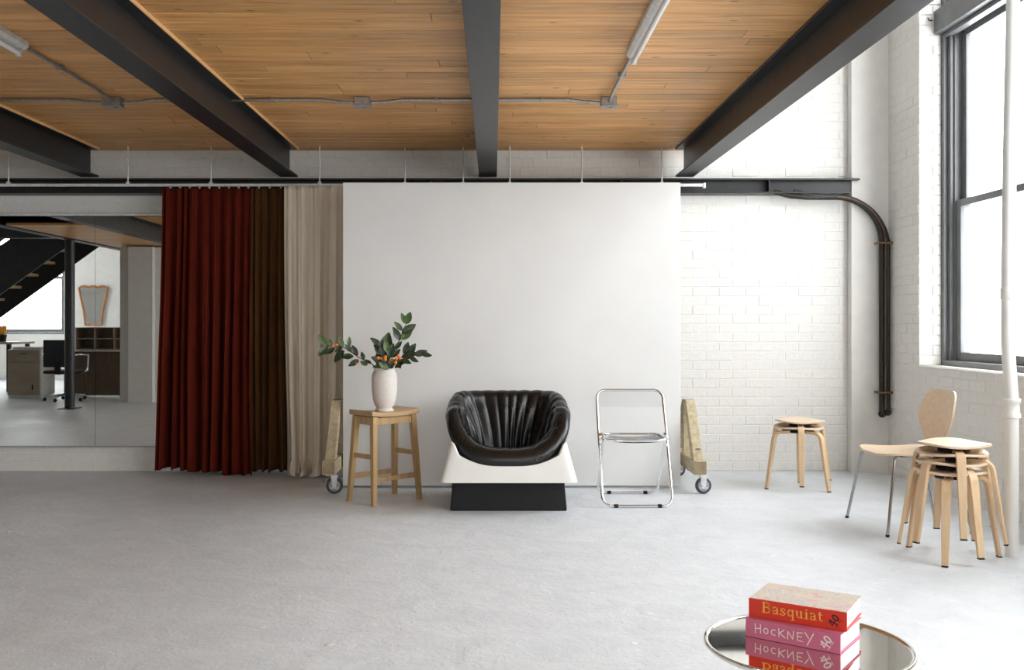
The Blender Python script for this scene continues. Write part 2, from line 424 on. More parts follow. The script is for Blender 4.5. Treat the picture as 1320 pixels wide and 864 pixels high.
# ------------------------------------------------------------------ steel beams
def ibeam(mb, a, b, w=.14, z0=2.33, z1=CEIL-.001, tf=.014, tw=.010, axis='y', c=0):
    def bx(u0, u1, s, t, p, q):
        if axis == 'y': mb.box(u0, u1, s, t, p, q)
        else: mb.box(s, t, u0, u1, p, q)
    bx(c-w/2, c+w/2, a, b, z0, z0+tf); bx(c-w/2, c+w/2, a, b, z1-tf, z1); bx(c-tw/2, c+tw/2, a, b, z0+tf, z1-tf)
def steel(cx, label, y0=MEZ_F+.05, y1=WALL_Y-.13, strip=False):
    t = thing('steel_beam', label, 'beam', (cx, (y0+y1)/2, 2.33), 0, 'black steel beams under the plank ceiling')
    parts = (('bottom_flange', -.07, .07, 0, .014), ('web', -.005, .005, .014, .215), ('top_flange', -.07, .07, .215, .229))
    hl = (y1-y0)/2
    for n, a, b, p, q in parts: obj(n, MB().box(a, b, -hl, hl, p, q), black_steel, t, bevel=.002, smooth=0)
    if strip: obj('halo_strip', MB().box(.071, .079, -hl, hl, .212, .229), halo_pine, t, smooth=0)  # added strip: the bright halo line put into shape and colour
    return t
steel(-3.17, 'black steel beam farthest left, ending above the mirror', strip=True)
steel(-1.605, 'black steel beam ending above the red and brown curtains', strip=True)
steel(-.043, 'black steel beam in the middle, seen from straight below over the white partition')
steel(1.50, 'black steel beam at right where the plank ceiling meets the tall bay')
steel(-4.72, 'black steel beam seen only in the wall mirror, left of all others over the wood')
steel(-5.85, 'black edge beam seen in the mirror, carried by the round black column')
# cross beams behind the camera and beside the stair (seen in the mirror)
m = MB(); ibeam(m, MEZ_L, MEZ_R-.15, axis='x', c=MEZ_F+.0, z0=2.33, z1=CEIL-.002)
tag(obj('cross_beam', m, black_steel, bevel=.002, smooth=0), 'black steel cross beam at the far edge of the plank ceiling, seen in the mirror', 'beam')
m = MB(); ibeam(m, LEFT_X+.002, -5.93, axis='x', c=2.35, z0=2.33, z1=2.80, w=.2)
tag(obj('stair_beam', m, black_steel, bevel=.002, smooth=0), 'deep black steel beam beside the open stair, seen in the mirror', 'beam')

# wall beam along the back wall
t = thing('wall_beam', 'long black steel beam on brackets along the back wall above mirror and curtains', 'beam', (-1, 7.64, 2.20))
def wb(name, y0, y1, z0, z1, x1=2.83): return obj(name, MB().box(-4.6, x1+1, y0, y1, z0, z1), black_steel, t, bevel=.002, smooth=0)
wb('top_flange', -.04, .106, .105, .118, 2.875); wb('bottom_flange', -.04, .106, 0, .013, 2.80); wb('web', .03, .045, .013, .105, 2.83)
for xs in (2.16, 1.0, -.5, -2.0, -3.4): obj('stiffener', MB().box(xs+1, xs+1.01, -.038, .03, .013, .105), black_steel, t, smooth=0)
struct(obj('trim_2', MB().box(-5.2, -1.75, 7.70, 7.742, 2.035, 2.05), rail_white, smooth=0, bevel=.003))

# ------------------------------------------------------------------ curtain rail with hanger rods
RY = 7.545
t = thing('curtain_rail', 'thin white curtain rail hung on rods under the plank ceiling', 'rail', (0, RY, 2.245))
obj('track', MB().box(-4.8, 1.63, -.012, .012, 0, .022), rail_white, t, bevel=.003)
obj('end_cap', MB().box(1.63, 1.65, -.016, .016, -.012, .028), rail_white, t, bevel=.003)
for pxx in (11, 165, 272, 412, 522, 597, 657, 750, 853, -90):
    X = (pxx-636)*RY/1250
    if abs(X+1.605) < .08: X += .12
    m = MB().tube([(X, 0, .02), (X, 0, CEIL-2.245)], .006, 8)
    rod = obj('hanger_rod', m, rail_white, t)
    obj('clip', MB().box(X-.012, X+.012, -.016, .016, .016, .036), rail_white, rod, bevel=.002)

# ------------------------------------------------------------------ curtains
def curtain(name, label, mat, x0, x1, xb0, xb1, Yc, ztop, hem, nfold, amp, seed, puddle=0, group='curtains on the white rail'):
    rnd = random.Random(seed)
    ph = [rnd.uniform(0, 6.28) for _ in range(6)]; n = int(nfold*26); mrows = 56
    warp = [rnd.uniform(.4, 1.7) for _ in range(nfold)]; tot = sum(warp); cum = [0]
    for w in warp: cum.append(cum[-1]+w/tot)
    ampf = [rnd.uniform(.55, 1.15) for _ in range(nfold+1)]
    vs = []; fs = []
    for j in range(mrows+1):
        t_ = j/mrows; zt = t_
        for i in range(n+1):
            s = i/n
            f = min(nfold-1, next((q for q in range(nfold) if s <= cum[q+1]), nfold-1)); loc = (s-cum[f])/(cum[f+1]-cum[f])
            phase = 2*PI*loc
            grow = .30 + .70*min(1, zt*1.6)
            a = amp*ampf[f]*grow*math.sin(PI*min(1, max(0, loc)))**.25
            wob = .010*math.sin(3.1*zt+ph[0]+s*9)*zt
            yy = -a*math.cos(phase+.3*math.sin(zt*3+ph[1]+f)) + .004*math.sin(s*nfold*19+ph[2])*(1-zt)
            X0 = x0 + (x1-x0)*s; X1 = xb0 + (xb1-xb0)*s
            e = zt**1.6
            X = X0*(1-e)+X1*e + wob + .006*math.sin(phase*2+ph[3])*grow
            hz = hem(s) + .008*math.sin(s*nfold*5+ph[4])
            Z = ztop + (hz-ztop)*t_
            if puddle and t_ > .94:
                q = (t_-.94)/.06; Z = max(.012, Z) + .012*abs(math.sin(s*37+ph[5])); yy -= puddle*q*(1+.6*math.sin(s*31+ph[2])); X += .018*math.sin(s*53+q*3)*q
            vs.append((X, Yc+yy, Z))
    W = n+1
    for j in range(mrows):
        for i in range(n): fs.append((j*W+i, (j+1)*W+i, (j+1)*W+i+1, j*W+i+1))
    base = thing(name, label, 'curtain', ((x0+x1)/2, Yc, 0), 0, None)
    inv = Vector((-(x0+x1)/2, -Yc, 0))
    o = obj('drape', MB().add([Vector(p)+inv for p in vs], fs), mat, base, smooth=80)
    sm = o.modifiers.new('thickness', 'SOLIDIFY'); sm.thickness = .004
    nk = max(3, int((x1-x0)/.075))
    for k in range(nk):
        X = x0 + (x1-x0)*(k+.5)/nk
        obj('glider', MB().box(-.006, .006, -.006, .006, 0, 2.245-ztop+.012), rail_white, base, (X-(x0+x1)/2, RY-Yc, ztop-.012), bevel=.001, smooth=0)
    return base
curtain('velvet_curtain', 'dark red velvet floor-length curtain in deep folds beside the mirror', red_velvet, -2.55, -1.868, -2.585, -1.868, 7.48, 2.222,
        lambda s: .055 if s < .3 else (.035 if s < .7 else .010), 10, .078, 3)
curtain('velvet_curtain', 'narrow brown velvet curtain between the red one and the cream one', brown_velvet, -1.866, -1.612, -1.866, -1.60, 7.48, 2.222,
        lambda s: .04, 5, .060, 11)
curtain('linen_curtain', 'cream linen curtain pooling on the floor at the edge of the white partition', linen, -1.61, -1.10, -1.575, -1.14, 7.46, 2.240,
        lambda s: .015, 5, .058, 5, puddle=.06)

# ------------------------------------------------------------------ wall mirror: two panels
t = thing('wall_mirror', 'large wall mirror in two panels above a low strip of white brick', 'mirror', (-3.17, 7.728, .205))
obj('mirror_panel', MB().box(-1.6, -.0012, -.006, 0, 0, 1.825), mirror_mat, t, smooth=0)
obj('mirror_panel', MB().box(.0012, 1.35, -.006, 0, 0, 1.825), mirror_mat, t, smooth=0)
obj('backing_board', MB().box(-1.6, 1.35, .0005, .012, -.004, 1.829), black_matte, t, smooth=0)
obj('bottom_channel', MB().box(-1.6, 1.35, -.010, -.0005, -.012, -.0005), grey_metal, t, smooth=0)

# ------------------------------------------------------------------ rolling partition
t = thing('rolling_partition', 'tall white partition board on timber feet with castors, standing behind the chairs', 'partition', (.13, 6.95, 0))
obj('board', MB().box(-1.209, 1.211, 0, .05, .016, 2.19), panel_mat, t, bevel=.003)
obj('batten', MB().box(-1.207, 1.209, .052, .14, .22, .31), stud, t, bevel=.004)
obj('batten', MB().box(-1.207, 1.209, .052, .14, 1.9, 1.99), stud, t, bevel=.004)
for side, cx in ((-1, -1.265), (1, 1.293)):
    b = MB().box(cx-.045, cx+.045, -.28, .58, .137, .232)
    bb = obj('foot_beam', b, stud, t, bevel=.004); eg = obj('end_grain', MB().box(cx-.041, cx+.041, -.2825, -.2805, .141, .228), seam_stud, bb, smooth=0); eg['label'] = 'darker sawn end of the timber'
    top_y, top_z = .10, .625
    for (y0, y1) in ((-.175, top_y-.02), (.47, top_y+.06)):
        d = 1 if y1 > y0 else -1
        m = MB(); to3 = lambda u, v, w, cx=cx: (cx-.034+w, u, v)
        wv = .048
        m.prism([(y0-wv*d, .233), (y0+wv*d*1.1, .233), (y1+wv*d*.9, top_z), (y1-wv*d*.7, top_z)], .068, to3)
        obj('brace', m, stud, t, bevel=.003)
    obj('upright', MB().box(cx-.043, cx+.043, top_y-.005+.0, top_y+.04, .233, .60), stud, t, bevel=.003)
    for yy in (-.235, .52):
        sx = cx + (.03 if side > 0 and yy < 0 else (.035 if side < 0 and yy < 0 else .0))
        m = MB().box(cx-.035, cx+.035, yy-.035, yy+.035, .131, .1365)
        m.prism([(-.024, .131), (.024, .131), (.014, .05), (-.012, .045)], .003, lambda u, v, w, sx=sx, yy=yy: (sx+u, yy-.016-w, v))
        m.prism([(-.024, .131), (.024, .131), (.014, .05), (-.012, .045)], .003, lambda u, v, w, sx=sx, yy=yy: (sx+u, yy+.016+w, v))
        m.box(sx-.030, sx+.030, yy-.021, yy-.018, .038, .047)
        cs = obj('castor', m, zinc, t, bevel=.001)
        prof = [(.030, -.010), (.050, -.013), (.0555, -.009), (.0575, 0), (.0555, .009), (.050, .013), (.030, .010)]
        w_ = MB().lathe(prof, 28); obj('tyre', w_, rubber, cs, (sx, yy, .0575), (PI/2, 0, .12))
        w_ = MB().lathe([(.002, -.0145), (.038, -.0145), (.040, -.010), (.040, .010), (.038, .0145), (.002, .0145)], 28)
        obj('hub', w_, hub_grey, cs, (sx, yy, .0575), (PI/2, 0, .12))

# ------------------------------------------------------------------ windows
def window(n, loc, rz, W, z0, z1, rail, head, full=True):
    t = bpy.data.objects.new('window_%d' % n, None); C.objects.link(t); t.location = loc; t.rotation_euler = (0, 0, rz); t['kind'] = 'structure'
    def P(name, mb, mat=frame_grey, bev=.004): return obj(name, mb, mat, t, bevel=bev, smooth=0)
    d = .165                                   # frame set back in the reveal
    for s, a in ((0, 0), (1, W)):
        q = (lambda u: u) if s == 0 else (lambda u: W-u)
        def bx(m, u0, u1, y0, y1, p, r):
            u0, u1 = sorted((q(u0), q(u1))); m.box(u0, u1, y0, y1, p, r)
        m = MB(); bx(m, .0, .045, d, d+.17, z0, z1); P('jamb', m)
        m = MB(); bx(m, .0455, .085, d+.03, d+.17, z0, z1); P('jamb_bead', m)
        m = MB(); bx(m, .0855, .10, d+.055, d+.17, z0, z1); P('jamb_bead', m, bev=.002)
    P('sill_rail', MB().box(.046, W-.046, d-.01, d+.17, z0, z0+.045))
    # lower sash
    def sash(nm, a, b, y):
        for u0, u1 in ((.101, .165), (W-.165, W-.101)): P(nm+'_stile', MB().box(u0, u1, y, y+.035, a, b))
        P(nm+'_rail', MB().box(.166, W-.166, y, y+.035, a, a+.06)); P(nm+'_rail', MB().box(.166, W-.166, y, y+.035, b-.05, b))
        P('pane', MB().box(.166, W-.166, y+.014, y+.018, a+.06, b-.05), glass, 0)
    sash('lower_sash', z0+.046, rail+.03, d+.065)
    sash('upper_sash', rail-.02, head-.001, d+.105)
    if full:
        P('transom_box', MB().box(-.0, W, d-.055, d+.17, head, head+.17), bev=.005)
        P('head_bead', MB().box(.046, W-.046, d+.0, d+.06, head-.03, head-.001))
        sash('transom_sash', head+.171, z1-.001, d+.075)
    else: P('head', MB().box(.046, W-.046, d, d+.17, head, z1))
    return t
n = 1
for (a, b) in RIGHT_WINS:
    window(n, (WALL_X+.0, b, 0), -PI/2, b-a, WIN_Z0, WIN_Z1, 2.04, 3.30); n += 1
for (a, b) in FAR_WINS:
    window(n, (b, FAR_Y, 0), PI, b-a, FAR_Z0, FAR_Z1, 2.15, 3.34, False); n += 1
for (a, b) in LEFT_FILL_WINS:
    window(n, (LEFT_X, a, 0), PI/2, b-a, FAR_Z0, FAR_Z1, 2.15, 3.34, False); n += 1
# bricks of the reveal beside window 1 and its sill
rev = MB()
for c in range(int((WIN_Z1-WIN_Z0)/CO)):
    z = WIN_Z0+.004+(c+.5)*CO; cut = .085 if c % 2 else .0
    segs = [(WALL_X+.004, WALL_X+.10)] if c % 2 else []
    segs.append((WALL_X+(.107 if c % 2 else .004), WALL_X+.164))
    for x0_, x1_ in segs:
        rev.box(x0_, x1_, 7.112+random.uniform(-.001, .001), 7.119, z-.033, z+.033)
stuff(obj('reveal_bricks', rev, brick_paint, wall_right, smooth=0, bevel=.0025))
struct(obj('trim_3', MB().box(WALL_X-.012, WALL_X+.163, 5.16, 7.11, WIN_Z0-.006, WIN_Z0+.006), white_paint, smooth=0, bevel=.004))
tag(obj('frame_hook', MB().tube([(WALL_X+.10, 7.108, 3.40), (WALL_X+.07, 7.10, 3.40), (WALL_X+.06, 7.10, 3.42)], .004, 6), dark_iron), 'tiny hook on the white reveal beside the window transom', 'hook')

# white riser pipe
t = thing('riser_pipe', 'white painted vertical pipe with a swan neck in front of the window', 'pipe', (2.62, 4.90, 0))
pts = []
for z, dx in ((0, 0), (.35, 0), (.60, 0), (.72, 0), (.80, -.001), (.90, -.008), (1.0, -.016), (1.1, -.019), (1.4, -.019), (2.0, -.012), (2.8, .006), (ROOF-.002, .03)):
    pts.append((dx, 0, z))
obj('pipe', MB().tube(pts, .032, 18), white_shell, t, smooth=60)
obj('coupling', MB().lathe([(.034, 0), (.042, .004), (.042, .022), (.036, .030), (.036, .075), (.042, .080), (.042, .098), (.034, .102)], 20), white_shell, t, (0, 0, .70), smooth=50)
obj('coupling', MB().lathe([(.033, 0), (.037, .004), (.037, .055), (.033, .060)], 20), white_shell, t, (-.019, 0, 1.30), smooth=50)

# ------------------------------------------------------------------ black pipes from the wall beam down the corner
t = thing('corner_pipes', 'pair of black pipes curving off the wall beam down into the right corner', 'pipe', (3.06, 7.61, .47))
def bend_path(X, zt, R, xs, zb, y=0):
    p = [(xs, y+.02, zt+.045), (xs+.12, y+.01, zt+.012), (xs+.25, y, zt)]
    for k in range(13):
        a = PI/2*k/12; p.append((X-R+R*math.sin(a), y, zt-R+R*math.cos(a)))
    p.append((X, y, zb)); return p
obj('pipe', MB().tube(bend_path(-.012, 1.70, .36, -.85, .02), .021, 12), dark_iron, t, smooth=60)
obj('pipe', MB().tube(bend_path(.032, 1.705, .40, -.70, .03, -.008), .017, 12), black_steel, t, smooth=60)
obj('cable', MB().tube(bend_path(.008, 1.70, .38, -.62, .05, -.030)[3:], .006, 8), rust, t, smooth=60)
for z in (1.33, .16):
    m = MB().box(-.055, .058, -.045, -.038, z, z+.018).box(-.055, -.048, -.038, .045, z, z+.018)
    obj('strap', m, rust, t, bevel=.001)
obj('elbow', MB().sphere((-.012, -.005, .0), .030).sphere((.030, -.01, .01), .026), dark_iron, t, smooth=60)

# ------------------------------------------------------------------ ceiling conduit, boxes and lights
CY = 5.93
def junction(name, X, parent, L=.085):
    b = obj(name, MB().box(-L/2, L/2, -.04, .04, -.052, 0), grey_metal, parent, (X, 0, 0), bevel=.004)
    obj('cover_plate', MB().box(-L/2-.004, L/2+.004, -.044, .044, -.057, -.0525), grey_metal, b, bevel=.001)
    obj('knockout', MB().lathe([(.014, -.063), (.014, -.058)], 12), grey_metal, b, (.015, .0, 0))
    return b
t = thing('ceiling_conduit', 'thin grey electrical conduit with three junction boxes across the plank ceiling', 'conduit', (0, CY, CEIL-.001))
bxs = [-2.325, -.80, .705]
for X in bxs: junction('junction_box', X, t, .11 if X < -1 else .095)
def run(x0, x1, d0=True, d1=True):
    p = []; 
    p.append((x0, 0, -.028 if d0 else -.012))
    if d0: p += [(x0+.03, 0, -.028), (x0+.10, 0, -.024), (x0+.2, 0, -.012)]
    if d1: p += [(x1-.2, 0, -.012), (x1-.10, 0, -.024), (x1-.03, 0, -.028)]
    p.append((x1, 0, -.028 if d1 else -.012)); return obj('conduit', MB().tube(p, .0105, 10), grey_metal, t, smooth=60)
run(-4.0, bxs[0]-.056, False, True); run(bxs[0]+.056, bxs[1]-.05); run(bxs[1]+.05, bxs[2]-.05)
for X in (-3.6, -2.0, -1.35, -.35, .3):
    obj('conduit_clip', MB().box(-.008, .008, -.022, .022, -.024, 0), grey_metal, t, (X, 0, 0), bevel=.001)
def batten(X, yend, label, L=1.22):
    t = thing('batten_light', label, 'light', (X, yend, CEIL-.001), 0, 'unlit fluorescent battens on the plank ceiling')
    m = MB(); pr = [(-.036, 0), (.036, 0), (.036, -.026), (.018, -.040), (-.018, -.040), (-.036, -.026)]
    m.prism(pr, L, lambda u, v, w: (u, -w, v)); obj('housing', m, rail_white, t, bevel=.002)
    obj('tube', MB().tube([(0, -.03, -.062), (0, -L+.03, -.062)], .013, 14), tube_glass, t, smooth=60)
    for yy in (-.03, -L+.03): obj('lamp_holder', MB().box(-.014, .014, yy-.008, yy+.008, -.078, -.041), rail_white, t, bevel=.002)
    f = obj('feed_conduit', MB().tube([(0, CY-yend-.045, -.028), (0, CY-yend-.3, -.016), (0, .10, -.014), (0, .03, -.02), (0, -.002, -.02)], .0105, 10), grey_metal, t, smooth=60)
    obj('conduit_clip', MB().box(-.022, .022, -.008, .008, -.028, 0), grey_metal, f, (0, .42, 0), bevel=.001)
batten(.705, 4.90, 'unlit white fluorescent batten at upper right between two black beams')
batten(-2.31, 4.75, 'unlit white fluorescent batten cut off by the top left edge of the picture')

# ------------------------------------------------------------------ bent-plywood stools
def stool_meshes():
    # seat: rounded triangle, rim dips above each leg (legs at 0, 120, 240 deg)
    n = 72; rings = [0.001, .25, .5, .75, .92, .985, 1.0]
    top = []; bot = []
    def rr(a): return .170*(1-.03*math.cos(3*a))
    def zz(a, q): return -.005*math.cos(3*a)*q**3 + .008*q**2 - .004
    for q in rings:
        for k in range(n):
            a = 2*PI*k/n; r = rr(a)*q; dz = -.004 if q == 1.0 else (-.001 if q > .95 else 0)
            top.append((r*math.cos(a), r*math.sin(a), .442+zz(a, q)+dz))
            bot.append((r*math.cos(a), r*math.sin(a), .428+zz(a, q)-dz*.5))
    fs = []; R = len(rings); B = len(top)
    for i in range(R-1):
        for k in range(n):
            k2 = (k+1) % n
            fs.append((i*n+k, i*n+k2, (i+1)*n+k2, (i+1)*n+k)[::-1][::-1]); fs.append((B+i*n+k, B+(i+1)*n+k, B+(i+1)*n+k2, B+i*n+k2))
    for k in range(n):
        k2 = (k+1) % n; i = R-1; fs.append((i*n+k, i*n+k2, B+i*n+k2, B+i*n+k))
    fs.append(tuple(range(n))); fs.append(tuple(B+k for k in range(n))[::-1])
    seat = MB().add(top+bot, [f for f in fs]).mesh('seat', 40); seat.materials.append(birch_top)
    # leg in the x-z plane
    path = [(.035, .405), (.10, .405), (.135, .404)]
    for k in range(1, 9):
        a = math.radians(82*k/8); path.append((.135+.052*math.sin(a), .404-.052*(1-math.cos(a))))
    x_, z_ = path[-1]; path += [(x_+(.243-x_)*.35, z_*.65), (x_+(.243-x_)*.7, z_*.3), (.243, .006)]
    vs = []; fs = []; m = len(path)
    for i, (x, z) in enumerate(path):
        p0 = Vector(path[max(i-1, 0)]); p1 = Vector(path[min(i+1, m-1)]); d = (p1-p0).normalized(); nn = Vector((-d.y, d.x))
        th = .010 if i < m-2 else .0085; w = .022 if i < m-3 else (.020 if i == m-3 else (.018 if i == m-2 else .0155))
        if i < 2: w = .020
        for sx, sy in ((-1, -1), (1, -1), (1, 1), (-1, 1)):
            vs.append((x+nn.x*th*sx, w*sy, z+nn.y*th*sx))
    for i in range(m-1):
        for k in range(4): fs.append((i*4+k, i*4+(k+1) % 4, (i+1)*4+(k+1) % 4, (i+1)*4+k))
    fs += [(3, 2, 1, 0), tuple((m-1)*4+k for k in range(4))]
    leg = MB().add(vs, fs).mesh('leg', 35); leg.materials.append(birch)
    glide = MB().box(.2435-.009, .2435+.009, -.015, .015, 0, .006).mesh('glide', 0); glide.materials.append(black_matte)
    br = MB(); br.lathe([(.06, .397), (.075, .4), (.075, .4145), (.06, .417)], 24)
    for k in range(3):
        M = Matrix.Rotation(k*2*PI/3, 4, 'Z'); br.box(.05, .12, -.011, .011, .4155, .424, M)
    brk = br.mesh('bracket', 30); brk.materials.append(black_matte)
    return seat, leg, glide, brk
S_SEAT, S_LEG, S_GLIDE, S_BR = stool_meshes()
def fresh_stool(loc, rz, label, group):
    t = thing('plywood_stool', label, 'stool', loc, rz, group)
    s = obj('seat', S_SEAT, birch_top, t); b = s.modifiers.new('bevel', 'BEVEL'); b.width = .002; b.limit_method = 'ANGLE'
    obj('bracket', S_BR, black_matte, t)
    for k in range(3):
        l = obj('leg', S_LEG, birch, t, rot=(0, 0, k*2*PI/3)); b = l.modifiers.new('bevel', 'BEVEL'); b.width = .003; b.segments = 2; b.limit_method = 'ANGLE'
        obj('glide', S_GLIDE, black_matte, l)
    return t
D = math.radians
g2 = 'bent plywood stools stacked four high'
s0 = fresh_stool((2.31, 4.90, 0), D(-1), 'pale plywood stool at the bottom of the four-high stack by the white pipe', g2)
tree_copy(s0, (2.315, 4.905, .045), D(-83), 'pale plywood stool second from the bottom in the four-high stack')
tree_copy(s0, (2.322, 4.905, .090), D(-37), 'pale plywood stool third from the bottom in the four-high stack')
tree_copy(s0, (2.326, 4.90, .135), D(-105), 'pale plywood stool on top of the four-high stack, seat uncovered')
g1 = 'bent plywood stools stacked in a pair'
a0 = tree_copy(s0, (2.185, 6.95, 0), D(-50), 'lower pale plywood stool of the pair stacked by the back brick wall'); a0['group'] = g1
a1 = tree_copy(s0, (2.195, 6.95, .045), D(-104), 'upper pale plywood stool of the pair stacked by the back brick wall'); a1['group'] = g1

# ------------------------------------------------------------------ plywood chair with chrome legs (faces local -Y)
t = thing('plywood_chair', 'pale plywood chair with chrome legs and shield-shaped back behind the stool stack', 'chair', (2.40, 5.63, 0), D(-90+3))
def shell(outline, surf, th, name, mat, nu=14):
    # outline: list of (v, halfwidth); surf(u, v) -> point, normal
    vs = []; fs = []; m = len(outline)
    for side in (0, 1):
        for v, hw in outline:
            for k in range(nu+1):
                u = hw*(-1+2*k/nu); p, nrm = surf(u, v); vs.append(p - nrm*th*side)
    W = nu+1; B = m*W
    for j in range(m-1):
        for k in range(nu):
            fs.append((j*W+k, j*W+k+1, (j+1)*W+k+1, (j+1)*W+k)); fs.append((B+j*W+k, B+(j+1)*W+k, B+(j+1)*W+k+1, B+j*W+k+1))
    loop = [k for k in range(W)]+[(j*W+nu) for j in range(1, m)]+[(m-1)*W+k for k in range(nu-1, -1, -1)]+[j*W for j in range(m-2, 0, -1)]
    for i in range(len(loop)): a, b = loop[i], loop[(i+1) % len(loop)]; fs.append((b, a, B+a, B+b))
    mb = MB().add(vs, fs); me = mb.mesh(name, 45)
    o = obj(name, me, mat, t); return o
def seat_surf(u, v):          # v: 0 front .. 1 back ; seat depth .42
    y = -.22+.40*v; z = .452 - .014*max(0, (.18-v)/.18)**2 - .012*math.sin(PI*v) + .25*u*u*.6
    return Vector((u, y, z)), Vector((0, 0, 1))
ol = []
for k in range(17):
    v = k/16; hw = .225*(1-.16*v)
    if v < .18: hw *= math.sqrt(max(0, 1-((.18-v)/.18)**2))*.55+.45
    if v > .86: hw *= 1-.35*((v-.86)/.14)**2
    ol.append((v, hw))
shell(ol, seat_surf, .012, 'seat', birch_top)
def back_surf(u, v):
    z = .462+.330*v; y = .160 + .055*v + .02*v*v - 1.1*u*u*(.5+.5*v); return Vector((u, y, z)), Vector((0, -1, .2)).normalized()
ol = []
shape = [(0, .085), (.12, .105), (.25, .137), (.38, .170), (.5, .186), (.6, .190), (.7, .186), (.8, .177), (.88, .165), (.94, .148), (.98, .124), (1.0, .09)]
shell(shape, back_surf, .012, 'backrest', birch_top)
obj('back_bracket', MB().tube([(-.05, .10, .425), (-.05, .19, .43), (-.05, .198, .50), (-.05, .212, .60)], .007, 8).tube([(.05, .10, .425), (.05, .19, .43), (.05, .198, .50), (.05, .212, .60)], .007, 8), chrome, t, smooth=60)
for sx in (-1, 1):
    m = MB().tube([(sx*.12, -.10, .431), (sx*.175, -.145, .43), (sx*.200, -.165, .423), (sx*.212, -.175, .40), (sx*.268, -.240, .004)], .0085, 12)
    l = obj('leg', m, satin_steel, t, smooth=60); obj('glide', MB().lathe([(.010, 0), (.011, .012), (.009, .014)], 12), black_matte, l, (sx*.268, -.240, 0))
    m = MB().tube([(sx*.10, .08, .431), (sx*.15, .135, .43), (sx*.18, .165, .42), (sx*.19, .178, .40), (sx*.205, .275, .004)], .0085, 12)
    l = obj('leg', m, satin_steel, t, smooth=60); obj('glide', MB().lathe([(.010, 0), (.011, .012), (.009, .014)], 12), black_matte, l, (sx*.205, .275, 0))
obj('under_frame', MB().box(-.13, .13, -.11, .11, .421, .430), black_steel, t, bevel=.003)

# ------------------------------------------------------------------ tall oak stool
t = thing('saddle_stool', 'tall oiled-oak saddle stool carrying the vase in front of the partition', 'stool', (-.727, 6.48, 0), D(45))
n = 20; vs = []; fs = []
for side in (0, 1):
    for i in range(n+1):
        for j in range(9):
            x = -.2+.4*i/n; y = -.125+.25*j/8
            zt = .592+.020*(x/.2)**2; zb = .566+.012*(x/.2)**2
            vs.append((x, y, zt-.0*side if side == 0 else zb))
W = 9; B = (n+1)*9
for i in range(n):
    for j in range(8):
        fs.append((i*W+j, (i+1)*W+j, (i+1)*W+j+1, i*W+j+1)); fs.append((B+i*W+j, B+i*W+j+1, B+(i+1)*W+j+1, B+(i+1)*W+j))
loop = [j for j in range(W)]+[i*W+8 for i in range(1, n+1)]+[n*W+j for j in range(7, -1, -1)]+[i*W for i in range(n-1, 0, -1)]
for i in range(len(loop)): a, b = loop[i], loop[(i+1) % len(loop)]; fs.append((a, b, B+b, B+a))
obj('seat', MB().add(vs, fs), oak_x, t, bevel=.005)
LT = (.163, .092); LB = (.193, .132)
def legpt(sx, sy, z): f = 1-z/.565; return Vector((sx*(LT[0]+(LB[0]-LT[0])*f), sy*(LT[1]+(LB[1]-LT[1])*f), z))
for sx in (-1, 1):
    for sy in (-1, 1):
        vs = []
        for z, w in ((0, .015), (.56, .0195)):
            c = legpt(sx, sy, z)
            for dx, dy in ((-1,-1), (1,-1), (1,1), (-1,1)): vs.append((c.x+dx*w, c.y+dy*w, z + (.012 if z > .5 else 0)))
        obj('leg', MB().add(vs, [(3,2,1,0), (4,5,6,7), (0,1,5,4), (1,2,6,5), (2,3,7,6), (3,0,4,7)]), oak, t, bevel=.003, smooth=0)
for sx in (-1, 1):
    obj('stretcher', MB().beam(legpt(sx, -1, .31), legpt(sx, 1, .31), .016, .030), oak, t, bevel=.002, smooth=0)
    obj('apron', MB().beam(legpt(sx, -1, .542), legpt(sx, 1, .542), .016, .050), oak, t, bevel=.002, smooth=0)
for sy in (-1, 1):
    obj('stretcher', MB().beam(legpt(-1, sy, .165), legpt(1, sy, .165), .016, .032), oak, t, bevel=.002, smooth=0)
    obj('apron', MB().beam(legpt(-1, sy, .540), legpt(1, sy, .540), .016, .048), oak, t, bevel=.002, smooth=0)

# ------------------------------------------------------------------ vase and branches
VX, VY, VZ = -.728, 6.48, .594
prof = [(.002, 0), (.060, 0), (.062, .006), (.060, .012), (.052, .020), (.055, .028), (.066, .045), (.076, .075), (.082, .11), (.0845, .15), (.0855, .19), (.085, .225), (.082, .240),
        (.0835, .243), (.0835, .247), (.078, .252), (.0765, .256), (.074, .262), (.068, .270), (.067, .276), (.070, .282), (.070, .288), (.066, .290), (.062, .286), (.061, .275), (.068, .25), (.074, .2), (.066, .08), (.04, .03), (.002, .028)]
tag(obj('vase', MB().lathe(prof, 48), ceramic, loc=(VX, VY, VZ), smooth=50), 'off-white ribbed ceramic vase standing on the tall oak stool', 'vase')
def zp(x, y, Y=VY): return px(400+x/5.96, 395+y/5.96, Y)
leaf_cache = {}
def leaf_mesh(L, w, mat, bend):
    key = (round(L, 2), mat.name, bend)
    if key in leaf_cache: return leaf_cache[key]
    vs = []; fs = []; n = 8
    for i in range(n+1):
        s = i/n; hw = w*(math.sin(PI*min(1, s*.93+.04))**.8)*(1-.25*s); z = bend*.10*L*s*s*4/2
        for j, u in enumerate((-1, -.5, 0, .5, 1)): vs.append((L*s, hw*u, z + abs(u)*hw*.35 + .002*math.sin(s*9+u)))
    for i in range(n):
        for j in range(4): fs.append((i*5+j, (i+1)*5+j, (i+1)*5+j+1, i*5+j+1))
    me = MB().add(vs, fs).mesh('leaf', 80); me.materials.append(mat); leaf_cache[key] = me; return me
rl = random.Random(4)
